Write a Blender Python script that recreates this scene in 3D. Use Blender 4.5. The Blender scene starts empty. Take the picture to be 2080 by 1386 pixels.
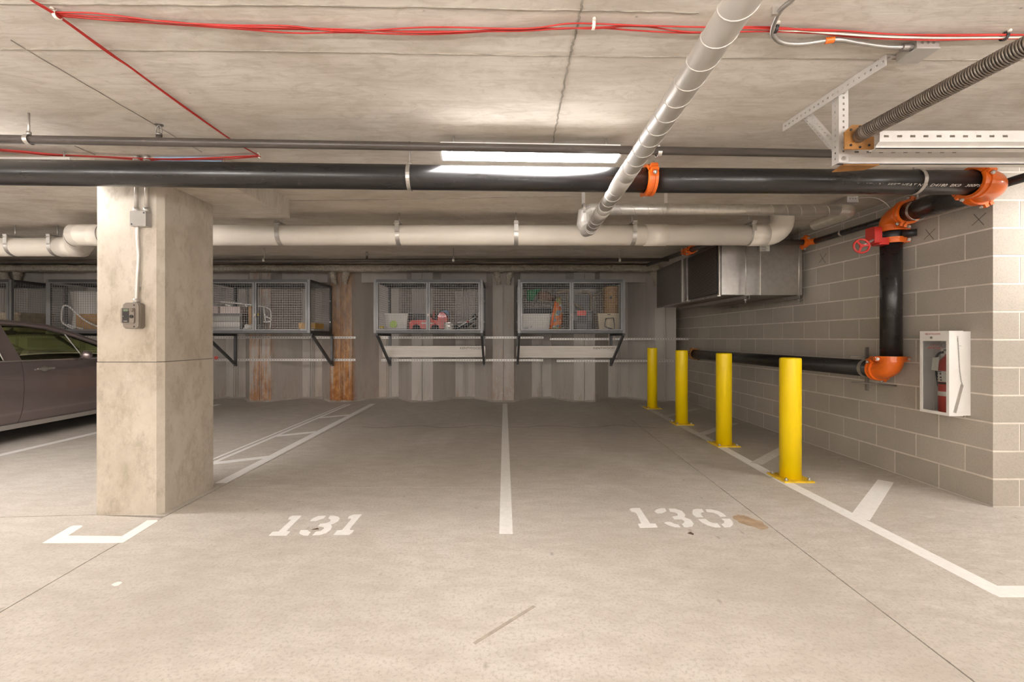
import bpy, math, random
from mathutils import Vector, Matrix, noise
random.seed(7)
C = bpy.context.scene.collection
R = math.radians
PI = math.pi

# ------------------------------------------------------------------ camera
CAMZ, FPX, VX, VY = 1.23, 898.0, 1024.0, 687.0
cam = bpy.data.objects.new('camera', bpy.data.cameras.new('camera'))
C.objects.link(cam)
cam.location = (0, 0, CAMZ)
cam.rotation_euler = (R(90), 0, 0)
cam.data.sensor_width = 36.0
cam.data.lens = FPX / 2080 * 36.0
cam.data.shift_x = (1040 - VX) / 2080
cam.data.shift_y = -(693 - VY) / 2080
cam.data.clip_start = 0.05
bpy.context.scene.camera = cam

# ------------------------------------------------------------------ world, exposure
sc = bpy.context.scene
w = bpy.data.worlds.new('world'); sc.world = w
w.use_nodes = True
w.node_tree.nodes['Background'].inputs[0].default_value = (1.0, 0.93, 0.85, 1)
w.node_tree.nodes['Background'].inputs[1].default_value = 1.6
sc.view_settings.view_transform = 'Standard'
sc.view_settings.look = 'None'
sc.view_settings.gamma = 1
sc.view_settings.use_curve_mapping = False
sc.view_settings.exposure = 1.66
LAMP_POWER = 21.0

# ------------------------------------------------------------------ measuring helpers (a pixel of the photo at a known distance or height -> metres)
def P(px, py, Y):
    return Vector(((px - VX) / FPX * Y, Y, CAMZ + (VY - py) / FPX * Y))
def H(px, py, h):                       # point at height h above the camera
    return P(px, py, h * FPX / (VY - py))
def F(px, py, z=0.0):                   # point on the floor
    return P(px, py, (CAMZ - z) * FPX / (py - VY))
CEIL = 1.262                            # slab soffit above camera
ZC = CAMZ + CEIL

# ------------------------------------------------------------------ mesh builder
class MB:
    def __init__(s):
        s.v = []; s.f = []; s.sm = []
    def add(s, vs, fs, smooth=False):
        n = len(s.v)
        s.v += [Vector(p) for p in vs]
        for f in fs:
            s.f.append(tuple(i + n for i in f)); s.sm.append(smooth)
        return s
    def hexa(s, o, a, b, c):
        o, a, b, c = Vector(o), Vector(a), Vector(b), Vector(c)
        vs = [o, o+a, o+a+b, o+b, o+c, o+a+c, o+a+b+c, o+b+c]
        fs = [(0,3,2,1),(4,5,6,7),(0,1,5,4),(1,2,6,5),(2,3,7,6),(3,0,4,7)]
        if a.cross(b).dot(c) < 0: fs = [tuple(reversed(f)) for f in fs]
        return s.add(vs, fs)
    def box(s, x0, x1, y0, y1, z0, z1):
        return s.hexa((x0,y0,z0),(x1-x0,0,0),(0,y1-y0,0),(0,0,z1-z0))
    def rbox(s, x0, x1, y0, y1, z0, z1, r=.01, seg=2, axis='z'):
        # box whose four edges along the axis are rounded
        if axis == 'z': a0,a1,b0,b1,c0,c1 = x0,x1,y0,y1,z0,z1; mp = lambda a,b,c:(a,b,c)
        elif axis == 'y': a0,a1,b0,b1,c0,c1 = x0,x1,z0,z1,y0,y1; mp = lambda a,b,c:(a,c,b)
        else: a0,a1,b0,b1,c0,c1 = y0,y1,z0,z1,x0,x1; mp = lambda a,b,c:(c,a,b)
        pts = []
        for (cx, cy, t0) in ((a1-r,b0+r,-90),(a1-r,b1-r,0),(a0+r,b1-r,90),(a0+r,b0+r,180)):
            for i in range(seg+1):
                t = R(t0 + 90*i/seg); pts.append((cx+r*math.cos(t), cy+r*math.sin(t)))
        n = len(pts)
        vs = [mp(p[0],p[1],c0) for p in pts] + [mp(p[0],p[1],c1) for p in pts]
        fs = [tuple(reversed(range(n))), tuple(range(n,2*n))] + [(i,(i+1)%n,n+(i+1)%n,n+i) for i in range(n)]
        if axis == 'y': fs = [tuple(reversed(f)) for f in fs]
        return s.add(vs, fs)
    def bar(s, p, q, w, h, up=(0,0,1)):
        p, q = Vector(p), Vector(q); d = q-p
        x = d.cross(Vector(up))
        if x.length < 1e-6: x = d.cross(Vector((1,0,0)))
        x.normalize(); y = x.cross(d).normalized()
        return s.hexa(p - x*w/2 - y*h/2, x*w, d, y*h)
    def prism(s, poly, vec):
        # poly: list of 3D points (planar), extruded by vec
        n = len(poly); vec = Vector(vec)
        vs = [Vector(p) for p in poly]
        nr = Vector((0,0,0))
        for i in range(n): nr += vs[i].cross(vs[(i+1)%n])
        vs = vs + [p+vec for p in vs]
        fs = [tuple(reversed(range(n))), tuple(range(n,2*n))] + [(i,(i+1)%n,n+(i+1)%n,n+i) for i in range(n)]
        if nr.dot(vec) < 0: fs = [tuple(reversed(f)) for f in fs]
        return s.add(vs, fs)
    def tube(s, path, r, seg=12, caps=True, smooth=True):
        path = [Vector(p) for p in path]; n = len(path)
        rad = r if isinstance(r, (list, tuple)) else [r]*n
        t0 = (path[1]-path[0]).normalized()
        u = t0.orthogonal().normalized()
        vs = []
        prev = t0
        for i in range(n):
            if i == 0: t = t0
            elif i == n-1: t = (path[i]-path[i-1]).normalized()
            else:
                t = ((path[i]-path[i-1]).normalized()+(path[i+1]-path[i]).normalized())
                t = t.normalized() if t.length > 1e-6 else prev
            q = prev.rotation_difference(t); u = (q @ u); u = (u - t*u.dot(t)).normalized()
            prev = t; b = t.cross(u)
            for k in range(seg):
                a = 2*PI*k/seg
                vs.append(path[i] + (u*math.cos(a)+b*math.sin(a))*rad[i])
        fs = []
        for i in range(n-1):
            for k in range(seg):
                k2 = (k+1) % seg
                fs.append((i*seg+k, i*seg+k2, (i+1)*seg+k2, (i+1)*seg+k))
        s.add(vs, fs, smooth)
        if caps:
            b0 = len(s.v) - n*seg
            s.f.append(tuple(reversed(range(b0, b0+seg)))); s.sm.append(False)
            s.f.append(tuple(range(b0+(n-1)*seg, b0+n*seg))); s.sm.append(False)
        return s
    def cyl(s, p, q, r, seg=16, r2=None):
        return s.tube([p, q], [r, r if r2 is None else r2], seg)
    def lathe(s, c, axis, prof, seg=20, smooth=True):
        # prof: (distance along axis, radius)
        c = Vector(c); a = Vector(axis).normalized()
        return s.tube_profile(c, a, prof, seg, smooth)
    def tube_profile(s, c, a, prof, seg, smooth):
        u = a.orthogonal().normalized(); b = a.cross(u)
        vs = []
        for (d, r) in prof:
            for k in range(seg):
                t = 2*PI*k/seg
                vs.append(c + a*d + (u*math.cos(t)+b*math.sin(t))*max(r, 1e-4))
        n = len(prof); fs = []
        for i in range(n-1):
            for k in range(seg):
                k2 = (k+1) % seg
                fs.append((i*seg+k, i*seg+k2, (i+1)*seg+k2, (i+1)*seg+k))
        s.add(vs, fs, smooth)
        b0 = len(s.v) - n*seg
        s.f.append(tuple(reversed(range(b0, b0+seg)))); s.sm.append(False)
        s.f.append(tuple(range(b0+(n-1)*seg, b0+n*seg))); s.sm.append(False)
        return s
    def band(s, c, axis, r, width, t=.003, seg=28, a0=0, a1=360, ref=None):
        # a flat strap bent round an axis
        c = Vector(c); a = Vector(axis).normalized()
        u = Vector(ref).normalized() if ref else a.orthogonal().normalized()
        u = (u - a*u.dot(a)).normalized(); b = a.cross(u)
        vs = []; full = abs(a1-a0) >= 360
        m = seg if full else seg+1
        for i in range(m):
            th = R(a0 + (a1-a0)*i/seg); d = u*math.cos(th)+b*math.sin(th)
            for (rr, ww) in ((r,-1),(r,1),(r+t,1),(r+t,-1)):
                vs.append(c + d*rr + a*(ww*width/2))
        fs = []
        for i in range(seg):
            j = (i+1) % m
            for k in range(4):
                k2 = (k+1) % 4
                fs.append((i*4+k, j*4+k, j*4+k2, i*4+k2))
        if not full:
            fs += [(0,1,2,3), (4*(m-1)+3,4*(m-1)+2,4*(m-1)+1,4*(m-1))]
        return s.add(vs, fs, False)
    def sphere(s, c, rx, ry=None, rz=None, seg=14, rings=8):
        ry = rx if ry is None else ry; rz = rx if rz is None else rz
        c = Vector(c); vs = []
        for i in range(rings+1):
            ph = -PI/2 + PI*i/rings
            for k in range(seg):
                t = 2*PI*k/seg
                vs.append(c + Vector((rx*math.cos(ph)*math.cos(t), ry*math.cos(ph)*math.sin(t), rz*math.sin(ph))))
        fs = [(i*seg+k, i*seg+(k+1)%seg, (i+1)*seg+(k+1)%seg, (i+1)*seg+k) for i in range(rings) for k in range(seg)]
        return s.add(vs, fs, True)
    def slotted(s, p, q, wv, t, pitch=.05, hl=.028, hw=.35, start=.5, holes=None):
        # strip p->q, full width vector wv, thickness t along the normal, with a row of real slots
        p, q, wv = Vector(p), Vector(q), Vector(wv); d = q-p; L = d.length; d.normalize()
        nrm = d.cross(wv).normalized()*t
        k0 = (1-hw)/2
        s.hexa(p, d*L, wv*k0, nrm); s.hexa(p+wv*(1-k0), d*L, wv*k0, nrm)
        pos = 0.0; n = int(L/pitch)
        for i in range(n):
            if holes is not None and not holes(i): continue
            c = (i+start)*pitch
            a = c-hl/2
            if a > pos: s.hexa(p+wv*k0+d*pos, d*(a-pos), wv*hw, nrm)
            pos = c+hl/2
        if pos < L: s.hexa(p+wv*k0+d*pos, d*(L-pos), wv*hw, nrm)
        return s
    def mesh(s, name, off=Vector((0,0,0))):
        me = bpy.data.meshes.new(name)
        me.from_pydata([tuple(p-off) for p in s.v], [], s.f)
        me.polygons.foreach_set('use_smooth', s.sm)
        me.update()
        return me
    def build(s, name, mat, parent=None, label=None):
        if parent is not None:
            off = Vector((0,0,0)); p = parent
            while p is not None: off += Vector(p.location); p = p.parent
        else:
            xs = [p.x for p in s.v]; ys = [p.y for p in s.v]; zs = [p.z for p in s.v]
            off = Vector(((min(xs)+max(xs))/2, (min(ys)+max(ys))/2, min(zs)))
        me = s.mesh(name, off)
        o = bpy.data.objects.new(name, me); C.objects.link(o)
        if mat: me.materials.append(mat)
        if parent is not None: o.parent = parent
        else: o.location = off
        if label: o['label'] = label
        return o

def thing(name, loc, label, cat, group=None):
    o = bpy.data.objects.new(name, None); C.objects.link(o)
    o.empty_display_size = .1
    o.location = loc; o['label'] = label; o['category'] = cat
    if group: o['group'] = group
    return o
def tag(o, label, cat, group=None):
    o['label'] = label; o['category'] = cat
    if group: o['group'] = group
    return o
def struct(o):
    o['kind'] = 'structure'; return o
def stuff(o):
    o['kind'] = 'stuff'; return o

def smooth_path(pts, n=8):
    pts = [Vector(p) for p in pts]
    if len(pts) < 3: return pts
    ext = [pts[0]*2-pts[1]] + pts + [pts[-1]*2-pts[-2]]
    out = []
    for i in range(1, len(ext)-2):
        p0,p1,p2,p3 = ext[i-1],ext[i],ext[i+1],ext[i+2]
        for k in range(n):
            t = k/n
            out.append(.5*((2*p1)+(p2-p0)*t+(2*p0-5*p1+4*p2-p3)*t*t+(3*p1-p0-3*p2+p3)*t**3))
    out.append(pts[-1])
    return out
def arc(p, c, q, n=8):
    # quarter bend from p to q round corner c (quadratic-ish true ellipse)
    p, c, q = Vector(p), Vector(c), Vector(q); o = p+q-c
    return [o + (p-o)*math.cos(t*PI/2/n) + (q-o)*math.sin(t*PI/2/n) for t in range(n+1)]

def text_mesh(string, size):
    cu = bpy.data.curves.new('lettering', 'FONT'); cu.body = string; cu.size = size
    cu.resolution_u = 2
    ob = bpy.data.objects.new('lettering', cu); C.objects.link(ob)
    bpy.context.view_layer.update()
    me = bpy.data.meshes.new_from_object(ob.evaluated_get(bpy.context.evaluated_depsgraph_get()))
    vs = [v.co.copy() for v in me.vertices]; fs = [tuple(p.vertices) for p in me.polygons]
    C.objects.unlink(ob); bpy.data.objects.remove(ob); bpy.data.curves.remove(cu); bpy.data.meshes.remove(me)
    return vs, fs
def lettering(string, size, o, right, up, mat, parent, name='lettering', width=None):
    vs, fs = text_mesh(string, size)
    o, right, up = Vector(o), Vector(right), Vector(up)
    wd = max(v.x for v in vs) - min(v.x for v in vs)
    k = width/wd if width else 1
    mb = MB().add([o + right*(v.x*k) + up*v.y for v in vs], fs)
    return mb.build(name, mat, parent)

# ------------------------------------------------------------------ materials
class NT:
    def __init__(s, name):
        s.m = bpy.data.materials.new(name); s.m.use_nodes = True
        s.t = s.m.node_tree; s.n = s.t.nodes; s.b = s.n['Principled BSDF']; s.out = s.n['Material Output']
        s.co = s.n.new('ShaderNodeTexCoord')
        g = s.n.new('ShaderNodeNewGeometry'); s.pos = g.outputs['Position']
    def link(s, a, b): s.t.links.new(a, b)
    def mapping(s, scale, src=None, rot=(0,0,0), loc=(0,0,0)):
        m = s.n.new('ShaderNodeMapping')
        m.inputs['Scale'].default_value = scale; m.inputs['Rotation'].default_value = rot; m.inputs['Location'].default_value = loc
        s.link(src or s.pos, m.inputs['Vector']); return m.outputs[0]
    def noise(s, vec, scale, detail=4, rough=.55, dist=0):
        n = s.n.new('ShaderNodeTexNoise')
        n.inputs['Scale'].default_value = scale; n.inputs['Detail'].default_value = detail
        n.inputs['Roughness'].default_value = rough; n.inputs['Distortion'].default_value = dist
        s.link(vec, n.inputs['Vector']); return n.outputs['Fac']
    def voro(s, vec, scale, feature='F1'):
        n = s.n.new('ShaderNodeTexVoronoi'); n.feature = feature
        n.inputs['Scale'].default_value = scale; s.link(vec, n.inputs['Vector']); return n.outputs['Distance']
    def ramp(s, fac, stops):
        n = s.n.new('ShaderNodeValToRGB'); e = n.color_ramp.elements
        while len(e) < len(stops): e.new(.5)
        for i, (p, c) in enumerate(stops):
            e[i].position = p
            e[i].color = (c, c, c, 1) if isinstance(c, (int, float)) else (*c, 1)
        s.link(fac, n.inputs[0]); return n.outputs[0]
    def mix(s, fac, a, b, mode='MIX'):
        n = s.n.new('ShaderNodeMix'); n.data_type = 'RGBA'; n.blend_type = mode
        ins = (n.inputs[0], n.inputs[6], n.inputs[7])
        for i, v in zip(ins, (fac, a, b)):
            if isinstance(v, (int, float)): i.default_value = v
            elif isinstance(v, tuple): i.default_value = (*v, 1)
            else: s.link(v, i)
        return n.outputs[2]
    def math(s, op, a, b=None, c=None):
        n = s.n.new('ShaderNodeMath'); n.operation = op
        for i, v in enumerate((a, b, c)):
            if v is None: continue
            if isinstance(v, (int, float)): n.inputs[i].default_value = v
            else: s.link(v, n.inputs[i])
        return n.outputs[0]
    def sep(s, vec):
        n = s.n.new('ShaderNodeSeparateXYZ'); s.link(vec, n.inputs[0]); return n.outputs
    def color(s, c):
        if isinstance(c, tuple): s.b.inputs['Base Color'].default_value = (*c, 1)
        else: s.link(c, s.b.inputs['Base Color'])
    def rough(s, r):
        if isinstance(r, (int, float)): s.b.inputs['Roughness'].default_value = r
        else: s.link(r, s.b.inputs['Roughness'])
    def bump(s, h, strength=.3, dist=.01):
        n = s.n.new('ShaderNodeBump'); n.inputs['Strength'].default_value = strength; n.inputs['Distance'].default_value = dist
        s.link(h, n.inputs['Height']); s.link(n.outputs[0], s.b.inputs['Normal'])
    def objrand(s):
        return s.n.new('ShaderNodeObjectInfo').outputs['Random']

def simple(name, col, rough=.5, metal=0.0, var=.12, scale=8, bump=0.0, coat=0.0, spec=None):
    m = NT(name)
    f = m.noise(m.pos, scale, 5, .6)
    dark = tuple(c*(1-var) for c in col); lite = tuple(min(1, c*(1+var)) for c in col)
    m.color(m.ramp(f, [(.3, dark), (.7, lite)]))
    m.rough(rough); m.b.inputs['Metallic'].default_value = metal
    if coat: m.b.inputs['Coat Weight'].default_value = coat
    if spec is not None: m.b.inputs['Specular IOR Level'].default_value = spec
    if bump: m.bump(f, bump, .004)
    return m.m

def mat_ceiling():
    m = NT('board marked concrete')
    v1 = m.mapping((.9, 1.9, 1), rot=(0,0,R(-18)))
    v2 = m.mapping((1.0, 9, 1), rot=(0,0,R(-5)))
    a = m.noise(v1, 1.5, 7, .66, .9); b = m.noise(v2, 1.9, 6, .68, 1.2); c = m.noise(m.pos, .4, 3, .5); d = m.noise(m.mapping((1.4,3,1), rot=(0,0,R(-12))), 5, 6, .72, 1.4)
    base = m.ramp(a, [(.28, (.46,.405,.335)), (.46, (.60,.55,.485)), (.62, (.68,.635,.575)), (.8, (.71,.67,.615))])
    base = m.mix(m.math('MULTIPLY', m.ramp(b, [(.36, 1.0), (.52, 0.0)]), .38), base, (.40,.345,.28))
    base = m.mix(m.math('MULTIPLY', m.ramp(d, [(.36, 1.0), (.5, 0.0)]), .4), base, (.38,.33,.265))
    base = m.mix(m.math('MULTIPLY', m.ramp(c, [(.45, 0.0), (.7, 1.0)]), .3), base, (.60,.51,.40))
    pit = m.voro(m.mapping((1,1.4,1)), 5.5)
    pm = m.math('MULTIPLY', m.ramp(pit, [(.0, 1.0), (.045, 0.0)]), m.ramp(m.noise(m.pos, 2.1, 2), [(.5, 0.0), (.56, 1.0)]))
    base = m.mix(pm, base, (.15,.13,.10))
    m.color(base); m.rough(.85); m.bump(b, .2, .01); return m.m
def mat_floor():
    m = NT('broom finished concrete floor')
    a = m.noise(m.pos, .75, 6, .6, .4); b = m.noise(m.mapping((1,2.2,1), rot=(0,0,R(25))), 5, 6, .7); c = m.noise(m.pos, 60, 4, .75)
    base = m.ramp(a, [(.28, (.50,.455,.40)), (.5, (.60,.555,.50)), (.72, (.655,.61,.56))])
    base = m.mix(m.math('MULTIPLY', m.ramp(b, [(.4, 1.0), (.58, 0.0)]), .45), base, (.44,.39,.335))
    base = m.mix(m.math('MULTIPLY', m.ramp(c, [(.38, 1.0), (.5, 0.0)]), .5), base, (.36,.315,.265))
    # scuffed pale spots near the right bay
    s = m.sep(m.pos)
    sp = m.ramp(m.noise(m.mapping((1,1.8,1)), 7, 5, .7), [(.56, 0.0), (.68, 1.0)])
    rx = m.ramp(m.math('MULTIPLY_ADD', s[0], .25, .0), [(.3, 0.0), (.5, 1.0)])
    base = m.mix(m.math('MULTIPLY', m.math('MULTIPLY', sp, rx), .55), base, (.70,.66,.61))
    # small dark pits in the front right
    pv = m.voro(m.mapping((1,.55,1), rot=(0,0,R(20))), 9)
    pm = m.math('MULTIPLY', m.ramp(pv, [(.0, 1.0), (.13, 0.0)]), m.ramp(m.noise(m.pos, 1.1, 3), [(.5, 0.0), (.6, 1.0)]))
    base = m.mix(m.math('MULTIPLY', pm, .75), base, (.22,.18,.145))
    # noisy darker areas over the middle of the parking bays
    blotches = m.ramp(m.noise(m.mapping((.8,.35,1)), 1.1, 4, .55, .5), [(.35, 0.0), (.7, 1.0)])
    bay = m.ramp(m.math('ABSOLUTE', m.math('MULTIPLY_ADD', s[1], .3, -1.62)), [(.3, 1.0), (.62, 0.0)])
    bx = m.ramp(m.math('MULTIPLY_ADD', s[0], .2, .5), [(.02, 0.0), (.2, 1.0)])
    base = m.mix(m.math('MULTIPLY', m.math('MULTIPLY', m.math('MULTIPLY', blotches, bay), bx), .55), base, (.33,.29,.25))
    m.color(base); m.rough(m.ramp(a, [(.3, .62), (.7, .8)])); m.bump(c, .22, .004); return m.m
def mat_column():
    m = NT('fair faced concrete')
    a = m.noise(m.mapping((1.6,1.6,1.1)), 1.7, 8, .72, .15); b = m.noise(m.mapping((3,3,1.6)), 3, 8, .78, .1)
    base = m.ramp(a, [(.3, (.42,.365,.29)), (.5, (.57,.51,.43)), (.72, (.655,.60,.52))])
    base = m.mix(m.math('MULTIPLY', m.ramp(b, [(.36, 1.0), (.5, 0.0)]), .6), base, (.35,.30,.225))
    pit = m.voro(m.pos, 13)
    pm = m.math('MULTIPLY', m.ramp(pit, [(.0, 1.0), (.075, 0.0)]), m.ramp(m.noise(m.pos, 4, 2), [(.52, 0.0), (.58, 1.0)]))
    base = m.mix(m.math('MULTIPLY', pm, .8), base, (.16,.13,.10))
    m.color(base); m.rough(.85); m.bump(b, .3, .006); return m.m
def mat_block():
    m = NT('grey concrete block')
    r = m.objrand(); a = m.noise(m.pos, 3, 5, .6); c = m.noise(m.pos, 90, 3, .8)
    base = m.ramp(r, [(0, (.42,.38,.325)), (.5, (.455,.41,.35)), (1, (.50,.455,.395))])
    base = m.mix(m.math('MULTIPLY', m.ramp(a, [(.4, 1.0), (.62, 0.0)]), .25), base, (.35,.31,.26))
    base = m.mix(m.math('MULTIPLY', m.ramp(c, [(.35, 1.0), (.5, 0.0)]), .3), base, (.24,.21,.175))
    m.color(base); m.rough(.9); m.bump(c, .35, .004); return m.m
def mat_pile(name, rust, white=0.0, cx=0.0):
    m = NT(name)
    a = m.noise(m.mapping((3,3,.5)), 1.4, 6, .6); s = m.sep(m.pos)
    base = m.ramp(a, [(.3, (.40,.365,.33)), (.7, (.50,.465,.425))])
    lowz = m.ramp(s[2], [(.0, 1.0), (.35, .12), (1.0, 0.0)])
    n1 = m.noise(m.mapping((5,5,1.0)), 2.2, 7, .68, .8)
    low = m.math('MULTIPLY', m.ramp(n1, [(.52, 0.0), (.66, 1.0)]), lowz)
    base = m.mix(m.math('MULTIPLY', low, .55), base, (.27,.15,.06))
    if rust:
        n2 = m.noise(m.mapping((9,9,.6)), 1.7, 7, .7, .6)
        t = .66-.26*rust
        rm = m.ramp(n2, [(t-.06, 0.0), (t+.1, 1.0)])
        rc = m.ramp(m.noise(m.mapping((2.2,2.2,.7)), 7, 7, .72), [(.32, (.10,.04,.015)), (.45, (.36,.14,.03)), (.58, (.56,.26,.06)), (.7, (.52,.40,.27))])
        near = m.ramp(m.math('ABSOLUTE', m.math('SUBTRACT', s[0], cx)), [(.19, 1.0), (.27, .12)])
        rm = m.math('MULTIPLY', m.math('MULTIPLY', rm, near), m.ramp(m.math('ADD', m.math('MULTIPLY', s[2], .4), m.math('MULTIPLY', m.noise(m.mapping((4,4,1.2)), 3, 5, .7), .3)), [(.3, 1.0), (.62, .8), (.85, .55)]))
        base = m.mix(m.math('MULTIPLY', rm, min(1, .35+rust*.75)), base, rc)
        b2 = m.math('MULTIPLY', near, m.ramp(m.noise(m.pos, 5, 6, .75), [(.42, 0.0), (.58, 1.0)]))
        b2 = m.math('MULTIPLY', b2, m.ramp(s[2], [(.1, 1.0), (.8, 0.0)]))
        base = m.mix(m.math('MULTIPLY', b2, rust), base, (.30,.105,.02))
    if white:
        wv = m.ramp(m.noise(m.mapping((20,20,5)), 1.6, 6, .75), [(.6, 0.0), (.63, 1.0)])
        base = m.mix(m.math('MULTIPLY', wv, white), base, (.62,.58,.53))
    m.color(base); m.rough(.62); m.bump(a, .15, .01); return m.m
def mat_spray():
    m = NT('sprayed fireproofing')
    a = m.noise(m.pos, 34, 5, .7); b = m.noise(m.pos, 5, 3)
    base = m.mix(m.math('MULTIPLY', b, .5), m.ramp(a, [(.35, (.42,.37,.30)), (.65, (.74,.67,.57))]), (.36,.31,.24))
    m.color(base); m.rough(.95); m.bump(a, .9, .02); return m.m
def mat_blackpipe(name='black steel pipe', col=(.016,.0145,.0145), rough=.30, scr=.35):
    m = NT(name)
    a = m.noise(m.mapping((1.2,9,9)), 2.5, 6, .7); b = m.noise(m.pos, 26, 5, .75)
    base = m.mix(m.math('MULTIPLY', m.ramp(b, [(.6, 0.0), (.74, 1.0)]), scr), col, (.16,.135,.115))
    base = m.mix(m.math('MULTIPLY', m.ramp(a, [(.5, 0.0), (.75, 1.0)]), .35), base, tuple(c*3.2 for c in col))
    m.color(base); m.rough(m.ramp(a, [(.3, rough-.07), (.7, rough+.13)])); m.b.inputs['Metallic'].default_value = .0
    m.b.inputs['Coat Weight'].default_value = .25; m.b.inputs['Coat Roughness'].default_value = .2
    return m.m
def mat_galv(name, col=(.52,.49,.45), rough=.36, metal=.75):
    m = NT(name)
    a = m.noise(m.pos, 22, 3, .5); b = m.noise(m.mapping((1,1,.4)), 2.5, 4)
    base = m.ramp(a, [(.35, tuple(c*.88 for c in col)), (.65, col)])
    m.color(base); m.rough(m.ramp(b, [(.3, rough-.06), (.7, rough+.1)])); m.b.inputs['Metallic'].default_value = metal
    return m.m
def mat_glass(name, col, rough=.0, alpha_like=False):
    m = NT(name)
    m.b.inputs['Base Color'].default_value = (*col, 1); m.b.inputs['Transmission Weight'].default_value = 1
    m.rough(rough); m.b.inputs['IOR'].default_value = 1.45
    return m.m
def mat_emit(name, col, strength):
    m = NT(name); m.color(col)
    m.b.inputs['Emission Color'].default_value = (*col, 1); m.b.inputs['Emission Strength'].default_value = strength
    return m.m
def mat_patch(name, cols, scale):
    m = NT(name)
    v = m.n.new('ShaderNodeTexVoronoi'); v.inputs['Scale'].default_value = scale; m.link(m.pos, v.inputs['Vector'])
    s = m.n.new('ShaderNodeSeparateColor'); m.link(v.outputs['Color'], s.inputs[0])
    st = [(i/len(cols), c) for i, c in enumerate(cols)]
    r = m.ramp(s.outputs[0], st)
    m.n[r.node.name].color_ramp.interpolation = 'CONSTANT'
    m.color(r); m.rough(.7); return m.m

M = {}
M['ceiling'] = mat_ceiling(); M['floor'] = mat_floor(); M['column'] = mat_column(); M['block'] = mat_block()
M['bouncewall'] = simple('bounce white concrete', (.80,.78,.74), .8, var=.05)  # unseen walls made white to bounce more light into the room
M['mortar'] = simple('mortar', (.68,.63,.56), .9, var=.1, scale=14, bump=.2)
M['pile'] = mat_pile('painted sheet pile', 0.0); M['pile_mild'] = mat_pile('sheet pile with light rust', .3, .55, -.015)
M['pile_rust'] = mat_pile('sheet pile streaked with rust', .62, 0, -4.725); M['pile_heavy'] = mat_pile('heavily rusted sheet pile', 1.0, 0, -3.155)
M['spray'] = mat_spray()
M['joint'] = simple('joint filler', (.15,.13,.11), .9)
M['formjoint'] = simple('formwork joint', (.30,.265,.22), .9, var=.3, scale=12)
M['paint'] = simple('white road paint', (.90,.88,.85), .6, var=.05, scale=25)
M['paint_worn'] = simple('worn white road paint', (.70,.665,.61), .65, var=.14, scale=18)
M['blackpipe'] = mat_blackpipe(); M['brownpipe'] = mat_blackpipe('brown black branch pipe', (.062,.05,.042), .42, .3)
M['orange'] = simple('orange enamel', (.80,.155,.012), .35, var=.1, coat=.3)
M['red'] = simple('red enamel', (.52,.02,.012), .35, var=.12, coat=.3)
M['yellow'] = simple('yellow plastic sleeve', (1.0,.71,.0), .42, var=.02, scale=3)
M['yellow_dk'] = simple('yellow painted steel', (.78,.52,.02), .5, var=.2, scale=14)
M['zinc'] = mat_galv('zinc plated steel', (.58,.55,.51), .38, .8)
M['galv'] = mat_galv('galvanised sheet', (.56,.53,.49), .30, .8)
M['galv_dark'] = mat_galv('dull galvanised sheet', (.30,.275,.25), .42, .7)
M['duct'] = simple('grey painted duct', (.55,.52,.48), .38, metal=.25, var=.05, scale=6)
M['duct_galv'] = mat_galv('galvanised duct', (.62,.59,.54), .34, .7)
M['pvc'] = simple('cream drain pipe', (.76,.70,.615), .42, var=.05, scale=3)
M['whitemetal'] = simple('white powder coat', (.80,.78,.75), .4, var=.03)
M['track'] = simple('pale galvanised track', (.66,.63,.60), .42, metal=.35, var=.06, scale=15)
M['rustplate'] = simple('rusty brown plate', (.34,.155,.04), .6, var=.35, scale=16)
M['spring'] = mat_galv('oiled spring steel', (.24,.205,.175), .4, .8)
M['redcable'] = simple('red cable jacket', (.44,.022,.015), .45, var=.1)
M['whitecable'] = simple('white cable jacket', (.76,.70,.60), .5, var=.05)
M['bluestrip'] = simple('pale blue band', (.27,.41,.56), .7, var=.1)  # pale blue tone for the strip on the drop panel edge
M['cage'] = simple('grey cage steel', (.10,.098,.10), .42, metal=.3, var=.08)
M['cage_lite'] = simple('lighter cage steel', (.20,.195,.195), .4, metal=.4, var=.08)  # lighter tone of the cage steel, for front posts and doors
M['cage_dark'] = simple('dark cage steel', (.055,.053,.054), .5, var=.1)
M['wire'] = simple('cage wire', (.33,.32,.315), .45, metal=.3, var=.05)
M['black'] = simple('black plastic', (.018,.017,.018), .45, var=.1)
M['rubber'] = simple('black rubber', (.014,.013,.013), .75, var=.1)
M['greybox'] = simple('taupe plastic housing', (.215,.18,.15), .45, var=.05)
M['greybox2'] = simple('light taupe door', (.27,.23,.195), .42, var=.05)
M['greypaint'] = simple('grey painted box', (.40,.375,.345), .45, var=.05)
M['screen'] = simple('dark display panel', (.04,.035,.032), .25, var=.1)
M['lcd'] = simple('green grey display', (.17,.21,.14), .3, var=.1)
M['paper'] = simple('white paper', (.74,.71,.66), .7, var=.04)
M['carton'] = NT('whitewood wrapped carton')
_m = M['carton']; _g = _m.noise(_m.mapping((1.2,6,30)), 2, 5, .6, .4)
_m.color(_m.ramp(_g, [(.3, (.66,.60,.53)), (.6, (.78,.73,.67)), (.8, (.82,.78,.73))])); _m.rough(.6); M['carton'] = _m.m
M['ink'] = simple('dark ink', (.10,.085,.075), .7)
M['inkred'] = simple('red ink', (.42,.03,.02), .6)
M['inkwhite'] = simple('white stencil ink', (.85,.82,.78), .6)
M['glass'] = mat_glass('cabinet glazing', (.96,.97,.97))
M['carglass'] = mat_glass('green tinted car glass', (.86,.93,.60))
M['carpaint'] = simple('dark plum metallic paint', (.36,.30,.30), .26, metal=.75, var=.05, coat=.8)
M['chrome'] = mat_galv('chrome', (.75,.74,.73), .12, 1.0)
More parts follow.
